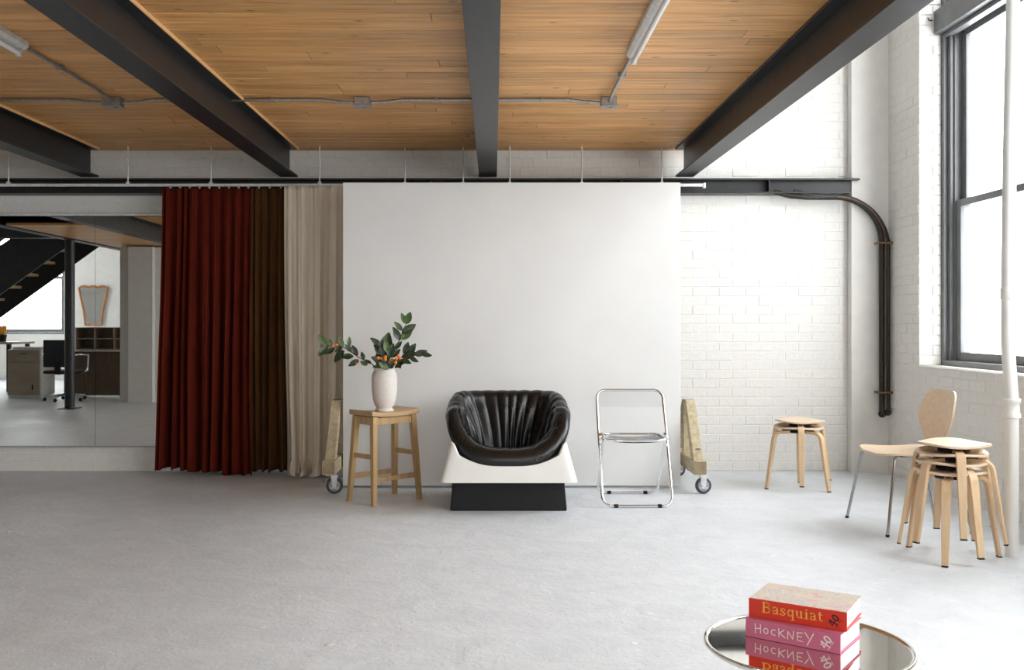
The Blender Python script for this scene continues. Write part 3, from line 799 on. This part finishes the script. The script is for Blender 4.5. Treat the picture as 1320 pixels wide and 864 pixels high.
def branch(label, stem, leaves, berries, dy0, dy1):
    t = thing('leafy_branch', label, 'branch', (VX, VY, VZ+.06), 0, 'cut branches in the ceramic vase')
    o0 = Vector(t.location)
    x0 = stem[0][0]; allx = [p[0] for p in stem]
    def dep(x): return VY + dy0 + (dy1-dy0)*min(1, abs(x-x0)/max(1, abs(stem[-1][0]-x0)))
    P = [Vector((random.uniform(-.01, .01), random.uniform(-.01, .01), .0))] + [zp(x, y, dep(x))-o0 for x, y in stem]
    obj('stem', MB().tube(P, [.0045]*2+[.0035]*(len(P)-3)+[.0015], 6), stem_mat, t, smooth=60)
    for (a, b, c, d) in leaves:
        A = zp(a, b, dep(a)+rl.uniform(-.012, .012))-o0; Bp = zp(c, d, dep(c)+rl.uniform(-.03, .03))-o0
        dv = Bp-A; L = dv.length; X = dv.normalized()
        tilt = rl.uniform(-.9, .9); Zr = Vector((0, -1, tilt*.6+.25)); Yv = Zr.cross(X).normalized(); Zv = X.cross(Yv)
        pale = rl.random() < .25
        me = leaf_mesh(L, L*rl.uniform(.25, .31), leaf_pale if pale else leaf_mat, rl.choice((-1, 1)))
        o = bpy.data.objects.new('leaf', me); C.objects.link(o); o.parent = t
        sc = L/ max(.001, max(v.co.x for v in me.vertices))
        o.matrix_local = Matrix.Translation(A) @ Matrix((( X.x, Yv.x, Zv.x, 0), (X.y, Yv.y, Zv.y, 0), (X.z, Yv.z, Zv.z, 0), (0,0,0,1))) @ Matrix.Diagonal((sc, sc, sc, 1))
        if pale: o['label'] = 'pale green leaf'
    for (a, b) in berries: obj('berry', MB().sphere((0,0,0), .0115 if a > 450 else .008, 10, 7), berry_mat, t, zp(a, b, dep(a)-.02)-o0, smooth=80)
branch('long leafy branch reaching left out of the vase', [(520, 488), (470, 440), (430, 420), (370, 392), (300, 340), (250, 312), (190, 302), (130, 303), (100, 285)],
  [(255,305,215,235), (160,305,148,250), (125,300,68,215), (130,312,60,385), (190,322,112,372), (262,345,172,425), (332,385,225,400), (298,310,298,235), (322,352,262,300), (365,378,325,300), (412,410,392,348), (372,412,295,458), (385,420,445,458), (470,440,420,415), (240,315,190,345)],
  [(185,298), (205,296), (172,304), (355,440), (372,392)], 0, -.05)
branch('tallest leafy branch rising from the middle of the vase', [(570, 488), (600, 420), (650, 330), (690, 250), (712, 190), (735, 132)],
  [(735,135,700,55), (735,135,772,38), (705,185,648,120), (705,205,808,142), (702,255,786,168), (692,262,622,162), (650,330,700,270), (640,350,590,300), (620,390,690,330)],
  [(630, 412), (648, 420), (615, 418)], 0, .03)
branch('short leafy sprig leaning left in the middle of the vase', [(550, 488), (560, 420), (555, 350), (535, 300)],
  [(535,305,468,240), (555,350,545,270), (550,380,500,300), (560,390,600,205), (600,360,575,255), (560,440,455,400), (560,460,480,460), (560,430,620,350), (600,390,640,290), (545,420,505,350)],
  [(542, 400), (575, 408), (522, 396), (575, 390)], 0, -.07)
branch('leafy branch spreading right out of the vase', [(590, 488), (640, 430), (700, 395), (780, 375), (850, 365)],
  [(855,366,930,378), (800,372,895,345), (740,382,805,292), (722,376,755,282), (702,392,822,350), (765,390,826,428), (705,410,772,436), (670,430,700,485), (650,425,742,425), (790,378,730,330), (650,470,725,440)],
  [(688, 398), (660, 408), (676, 380)], 0, -.04)
branch('low leafy sprig at the front of the vase mouth', [(580, 490), (585, 460), (600, 430)],
  [(600,480,560,400), (600,485,520,440), (610,475,660,400), (600,470,640,470), (590,480,590,400), (560,488,500,430)],
  [(655, 432)], -.02, -.06)

# ------------------------------------------------------------------ leather tub chair
LX, LY = .095, 6.36
t = thing('tub_chair', 'black leather tub armchair in a white angular shell on a black plinth', 'chair', (LX, LY, 0))
def sup(th, a, b, e):
    c, s = math.cos(th), math.sin(th); r = (abs(c/a)**e+abs(s/b)**e)**(-1/e); return r*c, r*s
def sm(x): x = max(0, min(1, x)); return x*x*(3-2*x)
def rimz(th):
    s = math.sin(th)                      # +1 back, -1 front
    if s > -.1: return .575+.080*sm((s+.1)/.75)
    return .328+.247*sm((s+1)/.9/.80)
folds = []
rf = random.Random(12); a = 0
while a < 2*PI: 
    folds.append((a, rf.uniform(.4, 1.0))); a += rf.uniform(.13, .30)
def gather(th):
    th %= 2*PI
    v = 0
    for i, (a, h) in enumerate(folds):
        b = folds[(i+1) % len(folds)][0] if i+1 < len(folds) else 2*PI
        if a <= th < b: q = (th-a)/(b-a); return h*(math.sin(PI*q)**1.1)
    return 0
NT = 420; rows = []
RO = .066
for i in range(NT):
    th = 2*PI*i/NT; s = math.sin(th)
    zr = rimz(th); X, Y_ = sup(th, .346, .322, 3.6); ln = math.hypot(X, Y_); ux, uy = X/ln, Y_/ln
    front = sm((-s-.2)/.5); back = sm((s+.2)/.6); ro = RO*(1+.12*front)
    g = gather(th); row = []
    # outer bottom -> outer bulge -> over the roll -> inner -> seat centre
    bottom = max(.235, zr-.30)
    for q in (0, .3, .6, .85):
        rad = ln*(.80+.20*q)+ro*.75*q; row.append((rad, bottom+(zr-.03-bottom)*q, .2*g*(1-front)))
    for k in range(15):
        an = math.radians(-25+ 205*k/14)
        gg = g*(.10+.22*(1-abs(s))+.80*(k/14)**1.6) * (1-.75*front*(1 if k < 8 else .3))
        row.append((ln+ro*math.cos(an), zr+ro*math.sin(an)*1.05, gg))
    zin = zr-.01; seat = .325
    for k in range(1, 13):
        q = k/13; r_ = (ln-ro)-(.015+.07*back)*math.sin(q*PI/2)-.02*q; z_ = zin-(zin-seat)*(q**.95)
        row.append((r_, z_, g*(1-.4*q)*(.6+.9*back)))
    r_end = row[-1][0]
    for q in (.06, .15, .3, .5, .72, .9, .999):
        row.append((r_end*(1-q), seat+.018*math.sin(PI*min(1, q*.9)), g*.25*(1-q)**3))
    cnt_r = len(row)
    # displaced outward in the radial direction of the roll
    out = []
    for k, (r_, z_, gg) in enumerate(row):
        amp = .017
        if 4 <= k < 19:
            an = math.radians(-25+205*(k-4)/14); r2 = r_+amp*(gg-.5*(gg > 0))*math.cos(an); z2 = z_+amp*.8*(gg-.5*(gg > 0))*math.sin(an)
        elif k >= 19 and k < 31: r2 = r_-amp*1.2*gg; z2 = z_
        else: r2 = r_+amp*gg*.5; z2 = z_
        out.append((ux*r2, uy*r2, z2))
    rows.append(out)
vs = [p for r in rows for p in r]; fs = []; R = len(rows[0])
for i in range(NT):
    j = (i+1) % NT
    for k in range(R-1): fs.append((i*R+k, j*R+k, j*R+k+1, i*R+k+1))
fs.append(tuple(i*R+R-1 for i in range(NT))); fs.append(tuple(i*R for i in range(NT))[::-1])
obj('leather_tub', MB().add(vs, fs), leather, t, smooth=80)
# piping seam round the roll
seam = []
for i in range(120):
    th = 2*PI*i/120; zr = rimz(th); X, Y_ = sup(th, .346, .322, 3.6); ln = math.hypot(X, Y_); s = math.sin(th); ro = RO*(1+.12*sm((-s-.2)/.5))
    an = math.radians(118); r_ = ln+(ro+.004)*math.cos(an); seam.append((X/ln*r_, Y_/ln*r_, zr+(ro+.006)*math.sin(an)))
seam = [p for p in seam if p[1] < .05]
seam_s = sorted(range(len(seam)), key=lambda k: math.atan2(seam[k][1]-.1, seam[k][0]))
obj('piping', MB().tube([seam[k] for k in seam_s], .004, 6), leather, t, smooth=80)
# white shell
vs = []; fs = []; NS = 480
for i in range(NS):
    th = 2*PI*i/NS+.0001
    xb, yb = sup(th, .427, .405, 22); xt, yt = sup(th, .338, .322, 22)
    zr0 = rimz(math.atan2(yt, xt)); zt = min(.45, zr0-.030+(.47-zr0)*(sm((abs(xt)-.27)/.07) if yt < 0 else 1)); f = (zt-.205)/(.53-.205)
    pb = Vector((xb, yb, .200)); pt = Vector((xb+(xt-xb)*f, yb+(yt-yb)*f, zt))
    vs += [pb, pt, pt*1-Vector((xt, yt, 0)).normalized()*.012, pb-Vector((xb, yb, 0)).normalized()*.012]
for i in range(NS):
    j = (i+1) % NS
    for k in range(4): fs.append((i*4+k, j*4+k, j*4+(k+1) % 4, i*4+(k+1) % 4))
obj('white_shell', MB().add(vs, fs), white_shell, t, smooth=25)
obj('shell_floor', MB().box(-.41, .41, -.39, .39, .196, .204), white_shell, t, smooth=0)
vs = [(-.368, -.265, 0), (.368, -.265, 0), (.368, .34, 0), (-.368, .34, 0), (-.352, -.255, .196), (.352, -.255, .196), (.352, .33, .196), (-.352, .33, .196)]
obj('plinth', MB().add(vs, [(3,2,1,0), (4,5,6,7), (0,1,5,4), (1,2,6,5), (2,3,7,6), (3,0,4,7)]), black_matte, t, bevel=.008, smooth=0)

# ------------------------------------------------------------------ clear folding chair
t = thing('folding_chair', 'folding chair of clear acrylic and chrome tube in front of the partition', 'chair', (.925, 6.42, 0))
def rrect(x0, x1, s0, s1, r, to3, n=8):
    p = []
    for cx, cy, a0 in ((x1-r, s1-r, 0), (x0+r, s1-r, 90), (x0+r, s0+r, 180), (x1-r, s0+r, 270)):
        for k in range(n+1): a = math.radians(a0+90*k/n); p.append(to3(cx+r*math.cos(a), cy+r*math.sin(a)))
    return p
# tall loop: foot at front (y -.215) to head at back (y +.20)
def tall(u, s): f = s/.75; return (u, -.215+.40*f, .011+.715*f)
fr = obj('main_frame', MB().tube(rrect(-.225, .225, 0, .75, .06, tall), .0095, 10, closed=True), chrome, t, smooth=60)
def rear(u, s): f = s/.45; return (u, .285-.33*f, .011+.405*f)
pts = rrect(-.205, .205, 0, .9, .05, rear); pts = [p for p in pts if p[2] < .40]
half = [p for p in pts]
obj('rear_frame', MB().tube([(.205, -.045, .416)][:0]+[rear(-.205, .45)]+[q for q in [p for p in pts if p[2] < .2]]+[rear(.205, .45)], .009, 10), chrome, t, smooth=60)
seat_poly = lambda: None
def seat3(u, v): return (u, v, .425+.018*(v/.2)*-1*0+ .03*(u*u)/.04*.25)
loop = rrect(-.198, .198, -.20, .17, .07, seat3)
obj('seat_rim', MB().tube(loop, .0095, 8, closed=True), chrome, t, smooth=60)
vs = []; nu, nv = 16, 12
for q in (0, 1):
    for j in range(nv+1):
        for i in range(nu+1):
            u = -.195+.39*i/nu; v = -.197+.364*j/nv
            k = max(0, abs(u)-.13)/.065; vv = v*(1-.13*k*k) if k else v
            vs.append((u, vv, .421+.03*(u*u)/.04*.25-.005*math.cos(u*9)-.005*q))
fs = []; W = nu+1; B = W*(nv+1)
for j in range(nv):
    for i in range(nu): fs.append((j*W+i, j*W+i+1, (j+1)*W+i+1, (j+1)*W+i)); fs.append((B+j*W+i, B+(j+1)*W+i, B+(j+1)*W+i+1, B+j*W+i+1))
lp = [i for i in range(W)]+[j*W+nu for j in range(1, nv+1)]+[nv*W+i for i in range(nu-1, -1, -1)]+[j*W for j in range(nv-1, 0, -1)]
for i in range(len(lp)): a, b = lp[i], lp[(i+1) % len(lp)]; fs.append((b, a, B+a, B+b))
obj('seat', MB().add(vs, fs), acrylic, t, smooth=60)
vs = []; fs = []
for q in (0, 1):
    for j in range(7):
        for i in range(nu+1):
            u = -.216+.432*i/nu; s = .635+.110*j/6
            kk = max(0, (abs(u)-.165)/.05); s2 = s-(.05*(1-math.sqrt(max(0, 1-kk*kk)))*(j/6)) if kk else s
            p = tall(u, s2); vs.append((p[0], p[1]+.004*q+.02*(1-(u/.216)**2), p[2]))
B = W*7
for j in range(6):
    for i in range(nu): fs.append((j*W+i, j*W+i+1, (j+1)*W+i+1, (j+1)*W+i)); fs.append((B+j*W+i, B+(j+1)*W+i, B+(j+1)*W+i+1, B+j*W+i+1))
lp = [i for i in range(W)]+[j*W+nu for j in range(1, 7)]+[6*W+i for i in range(nu-1, -1, -1)]+[j*W for j in range(5, 0, -1)]
for i in range(len(lp)): a, b = lp[i], lp[(i+1) % len(lp)]; fs.append((b, a, B+a, B+b))
obj('backrest', MB().add(vs, fs), acrylic, t, smooth=60)
for sx in (-1, 1):
    obj('hinge_disc', MB().lathe([(.022, -.012), (.025, -.010), (.025, .010), (.022, .012)], 20), chrome, t, (sx*.213, .015, .432), (0, PI/2, 0))
    obj('rubber_foot', MB().box(-.014, .014, -.011, .011, -.0105, .011), black_matte, t, (sx*.14, -.215, .011), bevel=.003)
    obj('rubber_foot', MB().box(-.014, .014, -.011, .011, -.0105, .011), black_matte, t, (sx*.125, .285, .011), bevel=.003)

# ------------------------------------------------------------------ chrome side table and books
TX, TY, TZ = .700, 2.165, .463
t = thing('side_table', 'round mirror-polished chrome side table with two books, cut by the bottom edge', 'table', (TX, TY, 0))
obj('table_top', MB().lathe([(.001, TZ-.010), (.216, TZ-.010), (.2225, TZ-.008), (.226, TZ-.003), (.2265, TZ+.001), (.225, TZ+.004), (.2215, TZ+.0045), (.218, TZ+.003), (.2155, TZ), (.001, TZ)], 128), table_chrome, t, smooth=50)
obj('pedestal', MB().lathe([(.10, .012), (.035, .025), (.022, .06), (.020, .25), (.022, TZ-.06), (.05, TZ-.022), (.09, TZ-.0105)], 48), table_chrome, t, smooth=50)
obj('foot_disc', MB().lathe([(.17, 0), (.175, .003), (.172, .009), (.10, .0118)], 64), table_chrome, t, smooth=50)

def strokes(mb, lines, ox, oz, sx, sz, y):
    """lines: (points, width) in letter units; flat ribbons with round joints on the spine plane"""
    for pts, w in lines:
        P = [(ox+u*sx, oz+v*sz) for u, v in pts]; hw = w*sz/2
        for a, b in zip(P, P[1:]):
            dx, dz = b[0]-a[0], b[1]-a[1]; L = math.hypot(dx, dz) or 1; nx, nz = -dz/L*hw, dx/L*hw
            mb.add([(a[0]+nx, y, a[1]+nz), (a[0]-nx, y, a[1]-nz), (b[0]-nx, y, b[1]-nz), (b[0]+nx, y, b[1]+nz)], [(0, 1, 2, 3)])
        for p in P: mb.add([(p[0]+hw*math.cos(k*PI/4), y-.00002, p[1]+hw*math.sin(k*PI/4)) for k in range(8)], [tuple(range(8))])
def arc(cx, cy, rx, ry, a0, a1, n=10): return [(cx+rx*math.cos(math.radians(a0+(a1-a0)*k/n)), cy+ry*math.sin(math.radians(a0+(a1-a0)*k/n))) for k in range(n+1)]
TK, TN = .15, .055
SERIF = {
 'B': (.72, [([(.16,.03),(.16,.97)],TK), ([(.02,.02),(.35,.02)],TN), ([(.02,.98),(.35,.98)],TN), ([(.16,.98),(.34,.98)]+arc(.34,.76,.2,.22,90,-90),TN+.02), ([(.16,.53),(.38,.53)]+arc(.38,.275,.25,.255,90,-90)+[(.16,.02)],TN+.03), (arc(.34,.76,.2,.16,40,-40),TK*.9), (arc(.38,.275,.24,.17,45,-45),TK)]),
 'a': (.52, [([(.36,.06),(.36,.48)],TK), (arc(.2,.5,.16,.16,0,150),TN+.02), ([(.1,.55),(.1,.52)],.12), ([(.36,.38),(.2,.34)]+arc(.18,.17,.12,.16,90,280)+[(.36,.14)],TN+.02), (arc(.16,.17,.09,.1,120,240),TK*.7), ([(.36,.05),(.48,.04)],TN)]),
 's': (.44, [(arc(.21,.5,.14,.14,20,180),TN+.02), ([(.08,.5),(.15,.38),(.26,.3),(.34,.18)],TK*.85), (arc(.2,.16,.14,.15,0,-160),TN+.02), ([(.36,.6),(.36,.48)],TN), ([(.05,.18),(.05,.03)],TN)]),
 'q': (.56, [(arc(.24,.33,.17,.3,0,360,16),TN+.02), (arc(.22,.33,.14,.2,120,240),TK), ([(.43,.62),(.43,-.3)],TK*.9), ([(.3,-.32),(.54,-.32)],TN)]),
 'u': (.60, [([(.13,.6),(.13,.2)],TK), ([(.02,.61),(.16,.61)],TN), (arc(.27,.18,.14,.15,180,320),TN+.03), ([(.42,.62),(.42,.04)],TK), ([(.32,.61),(.44,.61)],TN), ([(.42,.03),(.56,.03)],TN)]),
 'i': (.32, [([(.15,.04),(.15,.6)],TK), ([(.03,.61),(.17,.61)],TN), ([(.03,.02),(.28,.02)],TN), ([(.15,.85),(.15,.86)],.19)]),
 't': (.38, [([(.15,.82),(.15,.15)],TK*.95), ([(.02,.61),(.33,.61)],TN), (arc(.24,.14,.09,.11,180,340),TN+.02)]),
}
HAND = {
 'H': (.62, [([(.08,.0),(.06,1.0)],.11), ([(.48,.08),(.46,1.02)],.11), ([(.08,.5),(.46,.58)],.11)]),
 'O': (.52, [(arc(.22,.42,.16,.3,0,360,14),.11)]),
 'C': (.50, [(arc(.26,.42,.2,.3,60,300,12),.11)]),
 'K': (.62, [([(.1,.05),(.08,.95)],.11), ([(.48,.9),(.1,.45)],.11), ([(.14,.5),(.55,.08)],.11)]),
 'N': (.66, [([(.08,.02),(.1,.85)],.11), ([(.1,.85),(.46,.1)],.11), ([(.46,.1),(.52,.98)],.11)]),
 'E': (.56, [([(.1,.08),(.08,.9)],.11), ([(.08,.9),(.46,.95)],.11), ([(.1,.52),(.4,.52)],.11), ([(.1,.08),(.48,.04)],.11)]),
 'Y': (.70, [([(.05,1.08),(.32,.5)],.11), ([(.66,1.1),(.2,-.25)],.11)]),
}
def write(font, word, ox, oz, h, adv, y):
    mb = MB(); x = ox
    for ch in word: w, ln = font[ch]; strokes(mb, ln, x, oz, h*adv, h, y); x += (w+.04)*h*adv
    return mb
def forty(ox, oz, s, y, ang):
    mb = MB(); c, sn = math.cos(ang), math.sin(ang)
    def R(pts): return [(ox+(u*c-v*sn)*s, oz+(u*sn+v*c)*s) for u, v in pts]
    L = [([(.5,-.1),(.45,1.0),(.0,.3),(.75,.35)], .16), (arc(1.15,.5,.26,.46,0,360,14), .2), ([(.2,-.25),(.65,-.22)], .10), ([(.0,.85),(.2,.7)], .10), ([(.9,-.2),(1.4,-.22)], .08)]
    strokes(mb, [(R(p), w*s) for p, w in L], 0, 0, 1, 1, y); return mb
def book(name, label, loc, rz, L, Dp, H, cover_m, top_m, art):
    t = thing(name, label, 'book', loc, rz, 'art books stacked on the chrome table')
    c = .0018
    obj('page_block', MB().box(.004, L-.004, .004, Dp-.004, c+.0002, H-c-.0002), paper, t, bevel=.001, smooth=0)
    obj('front_cover', MB().box(0, L, .0, Dp, H-c, H), top_m, t, bevel=.0008, smooth=0)
    obj('back_cover', MB().box(0, L, .0, Dp, 0, c), cover_m, t, bevel=.0008, smooth=0)
    sp = obj('spine', MB().box(0, L, -.0012, .0035, .0, H), cover_m, t, bevel=.0008, smooth=0)
    for nm, mb, m in art: obj(nm, mb, m, sp, smooth=0)
    return t
yk = -.0016
a_h = D(-36.5); a_b = D(-32)
book('book', 'thick pink-spined book lying directly on the chrome table under the red one', (.579, 2.224, TZ+.0005), a_h, .214, .158, .042, pink_cover, pink_cover,
     [('spine_lettering', write(HAND, 'HOCKNEY', .021, .0115, .0205, 1.50, yk), white_ink), ('spine_emblem', forty(.183, .006, .0175, yk, D(58)), white_ink)])
book('book', 'red-spined book with yellow lettering and painted cover on top of the pile', (.588, 2.232, TZ+.0430), a_b, .217, .155, .042, red_cover, cover_art,
     [('spine_lettering', write(SERIF, 'Basquiat', .030, .0145, .0235, 1.34, yk), yellow_ink), ('spine_emblem', forty(.190, .007, .0160, yk, D(58)), black_ink)])

# ------------------------------------------------------------------ the room seen in the mirror
MY = 2*7.722
def mp(x, y, dv):  # mirror pixel -> world
    return Vector(((x-636)*dv/1250, MY-dv, CAM_H-(y-417)*dv/1250))
tag(obj('steel_column', MB().tube([(-5.86, 2.03, 0), (-5.86, 2.03, 2.329)], .066, 24).box(-5.98, -5.74, 1.91, 2.15, 0, .012), black_steel), 'round black steel column seen in the mirror beside the desk', 'column')
struct(obj('wall_pier', MB().box(-5.44, -5.08, .45, 1.0, 0, 2.322).box(-5.60, -5.441, .38, .90, 0, 2.322).box(-5.079, -3.9, .38, .88, 0, 2.322), white_paint, smooth=0))
m = MB()
for k in range(46): m.box(-5.775, -4.80, 3.95-.13*(k+1)+.002, 3.95-.13*k, 2.345, 2.368)
sf = struct(obj('ceiling', MB().box(-5.775, -4.80, -2.05, 3.95, 2.3685, 2.38), seam_shade, smooth=0)); stuff(obj('plank_field', m, pine, sf, bevel=.002, smooth=0))
# stair
t = thing('open_stair', 'black steel stair with wooden treads rising to the right in the mirror', 'stair', (-9.85, .8, 0))
sl = .72; x0s = 0.0; x1s = 3.85
for yy, nm in ((.45, 'stringer'), (-.45, 'stringer')):
    pol = [(x0s, 0), (x0s+.42, 0), (x1s, (x1s-.42)*sl), (x1s, (x1s-.42)*sl+.33), (x0s, .10)]
    obj(nm, MB().prism(pol, .03, lambda u, v, w, yy=yy: (u, yy+w, v)), black_steel, t, smooth=0)
for k in range(14):
    x = .18+.262*k; z = .12+x*sl-.04
    if x < 3.5: obj('tread', MB().box(x-.02, x+.25, -.415, .445, z, z+.04), oak_x, t, bevel=.004, smooth=0)
obj('balustrade_panel', MB().prism([(.42, .36), (x1s, (x1s-.42)*sl+.335), (x1s, (x1s-.42)*sl+.70), (.42, .75)], .01, lambda u, v, w: (u, .46+w, v)), black_steel, t, smooth=0)
for yy in (.47, -.45):
    m = MB().tube([(.2, yy, 1.05), (x1s-.1, yy, 1.05+sl*(x1s-.3))], .018, 8)
    for k in range(5): x = .2+k*.75; m.tube([(x, yy, .2+sl*(x-.1)), (x, yy, 1.05+sl*(x-.2))], .011, 6)
    obj('handrail', m, black_steel, t, smooth=60)
# drawer cabinet
t = thing('drawer_cabinet', 'pale wooden drawer cabinet seen at the left edge of the mirror', 'cabinet', (-7.38, .0, 0))
obj('body', MB().box(-.255, .262, -.3, .20, .05, .77), office_white, t, bevel=.003, smooth=0)
obj('plinth', MB().box(-.25, .25, -.29, .19, 0, .049), office_white, t, smooth=0)
for z0, z1 in ((.055, .58), (.585, .76)):
    dr = obj('drawer_front', MB().box(-.25, .25, .201, .22, z0, z1), desk_wood, t, bevel=.003, smooth=0)
    obj('handle', MB().box(.14, .155, .2205, .235, z0+.08, z0+.16) if z1 < .7 else MB().box(-.06, .06, .2205, .232, z1-.06, z1-.05), black_matte, dr)
tag(obj('paper_stack', MB().box(-.22, .22, -.12, .12, 0, .035), paper, loc=(-7.38, 0, .771), bevel=.003), 'white papers lying on the drawer cabinet in the mirror', 'papers')
# shelf desk
t = thing('storage_desk', 'dark brown storage desk behind the office chair in the mirror', 'desk', (-6.15, -.3, 0))
obj('side_panel', MB().box(.20, .23, -.3, .3, 0, .73), dark_desk, t, smooth=0); obj('side_panel', MB().box(-.62, -.59, -.3, .3, 0, .73), dark_desk, t, smooth=0)
obj('back_panel', MB().box(-.59, .20, .24, .26, .03, .73), dark_desk, t, smooth=0)
obj('desk_top', MB().box(-.68, .46, -.34, .34, .731, .755), office_white, t, bevel=.003, smooth=0)
t = thing('cubby_shelf', 'open grey-brown pigeonhole shelf on the storage desk in the mirror', 'shelf', (-6.30, -.3, .756))
obj('shelf_back', MB().box(-.42, .50, -.16, -.15, 0, .36), desk_wood, t, smooth=0)
for x in (-.42, -.12, .19, .49): obj('divider', MB().box(x, x+.015, -.149, .16, 0, .36), desk_wood, t, smooth=0)
for z in (0, .17, .345): obj('shelf_board', MB().box(-.404, .489, -.149, .158, z+.0005, z+.0145), desk_wood, t, smooth=0)
t = thing('box_crate', 'reddish woven storage boxes stacked at the end of the desk in the mirror', 'box', (-5.83, -.9, 0))
for z in (0, .25, .50): obj('tier', MB().box(-.16, .16, -.2, .2, z+.004, z+.235), simple('woven_box_%d' % int(z*100), (.22, .14, .12), .8, nscale=90, var=.4), t, bevel=.006, smooth=0)
# long table further back
t = thing('work_table', 'long wooden work table in front of the far windows in the mirror', 'table', (-9.0, -1.6, 0))
obj('table_top', MB().box(-.9, .75, -.4, .4, .82, .86), desk_wood, t, bevel=.003, smooth=0)
for x in (-.8, .65):
    for yy in (-.33, .33): obj('leg', MB().box(x-.03, x+.03, yy-.03, yy+.03, 0, .8195), black_steel, t, smooth=0)
t = thing('flower_pot', 'small pot with orange blooms on the work table in the mirror', 'flowers', (-8.55, -1.45, .861))
obj('pot', MB().lathe([(.05, 0), (.07, .12), (.06, .12), (.045, .02)], 16), black_matte, t)
obj('blooms', MB().sphere((0, 0, .18), .07).sphere((.04, .02, .24), .045).sphere((-.04, .0, .23), .05), orange_petal, t)
# office chair
t = thing('office_chair', 'black mesh office chair with chrome arms at the desk in the mirror', 'chair', (-6.52, .66, 0), D(6))
obj('seat', MB().box(-.24, .24, -.25, .22, .42, .47), office_fabric, t, bevel=.02)
obj('backrest', MB().box(-.23, .23, .20, .23, .52, .93), office_fabric, t, bevel=.012)
for sx in (-1, 1): obj('armrest', MB().tube([(sx*.25, .20, .70), (sx*.28, .12, .71), (sx*.28, -.15, .70), (sx*.27, -.15, .46), (sx*.2, -.1, .42)], .014, 8), chrome, t, smooth=60)
obj('gas_column', MB().tube([(0, 0, .08), (0, 0, .42)], .025, 12).box(-.04, .04, .05, .215, .41, .435).box(-.04, .04, .20, .24, .41, .60), black_matte, t)
for k in range(5):
    a = 2*PI*k/5+.3; l = obj('base_arm', MB().tube([(0, 0, .10), (.30*math.cos(a), .30*math.sin(a), .075)], .016, 8), chrome, t)
    obj('castor', MB().sphere((.30*math.cos(a), .30*math.sin(a), .028), .028), black_matte, l)
# ornate mirror on the far wall
t = thing('ornate_mirror', 'ornate gilded wall mirror narrowing downwards, seen within the big mirror', 'mirror', (-8.42, FAR_Y+.03, 1.15))
out = []
for k in range(13): s = k/12; out.append((-.30+.60*s, .78+.03*abs(math.sin(s*PI*3))))
prof = [(-.17, 0), (.17, 0), (.20, .3), (.27, .6), (.30, .78)] + out[::-1][1:-1] + [(-.30, .78), (-.27, .6), (-.20, .3)]
obj('glass', MB().prism(prof, .01, lambda u, v, w: (u, w, v)), mirror_mat, t, smooth=0)
obj('gilt_frame', MB().tube([(u, .012, v) for u, v in prof], .022, 8, closed=True), gold_frame, t, smooth=60)

# move nothing by hand: everything above stands where it was built
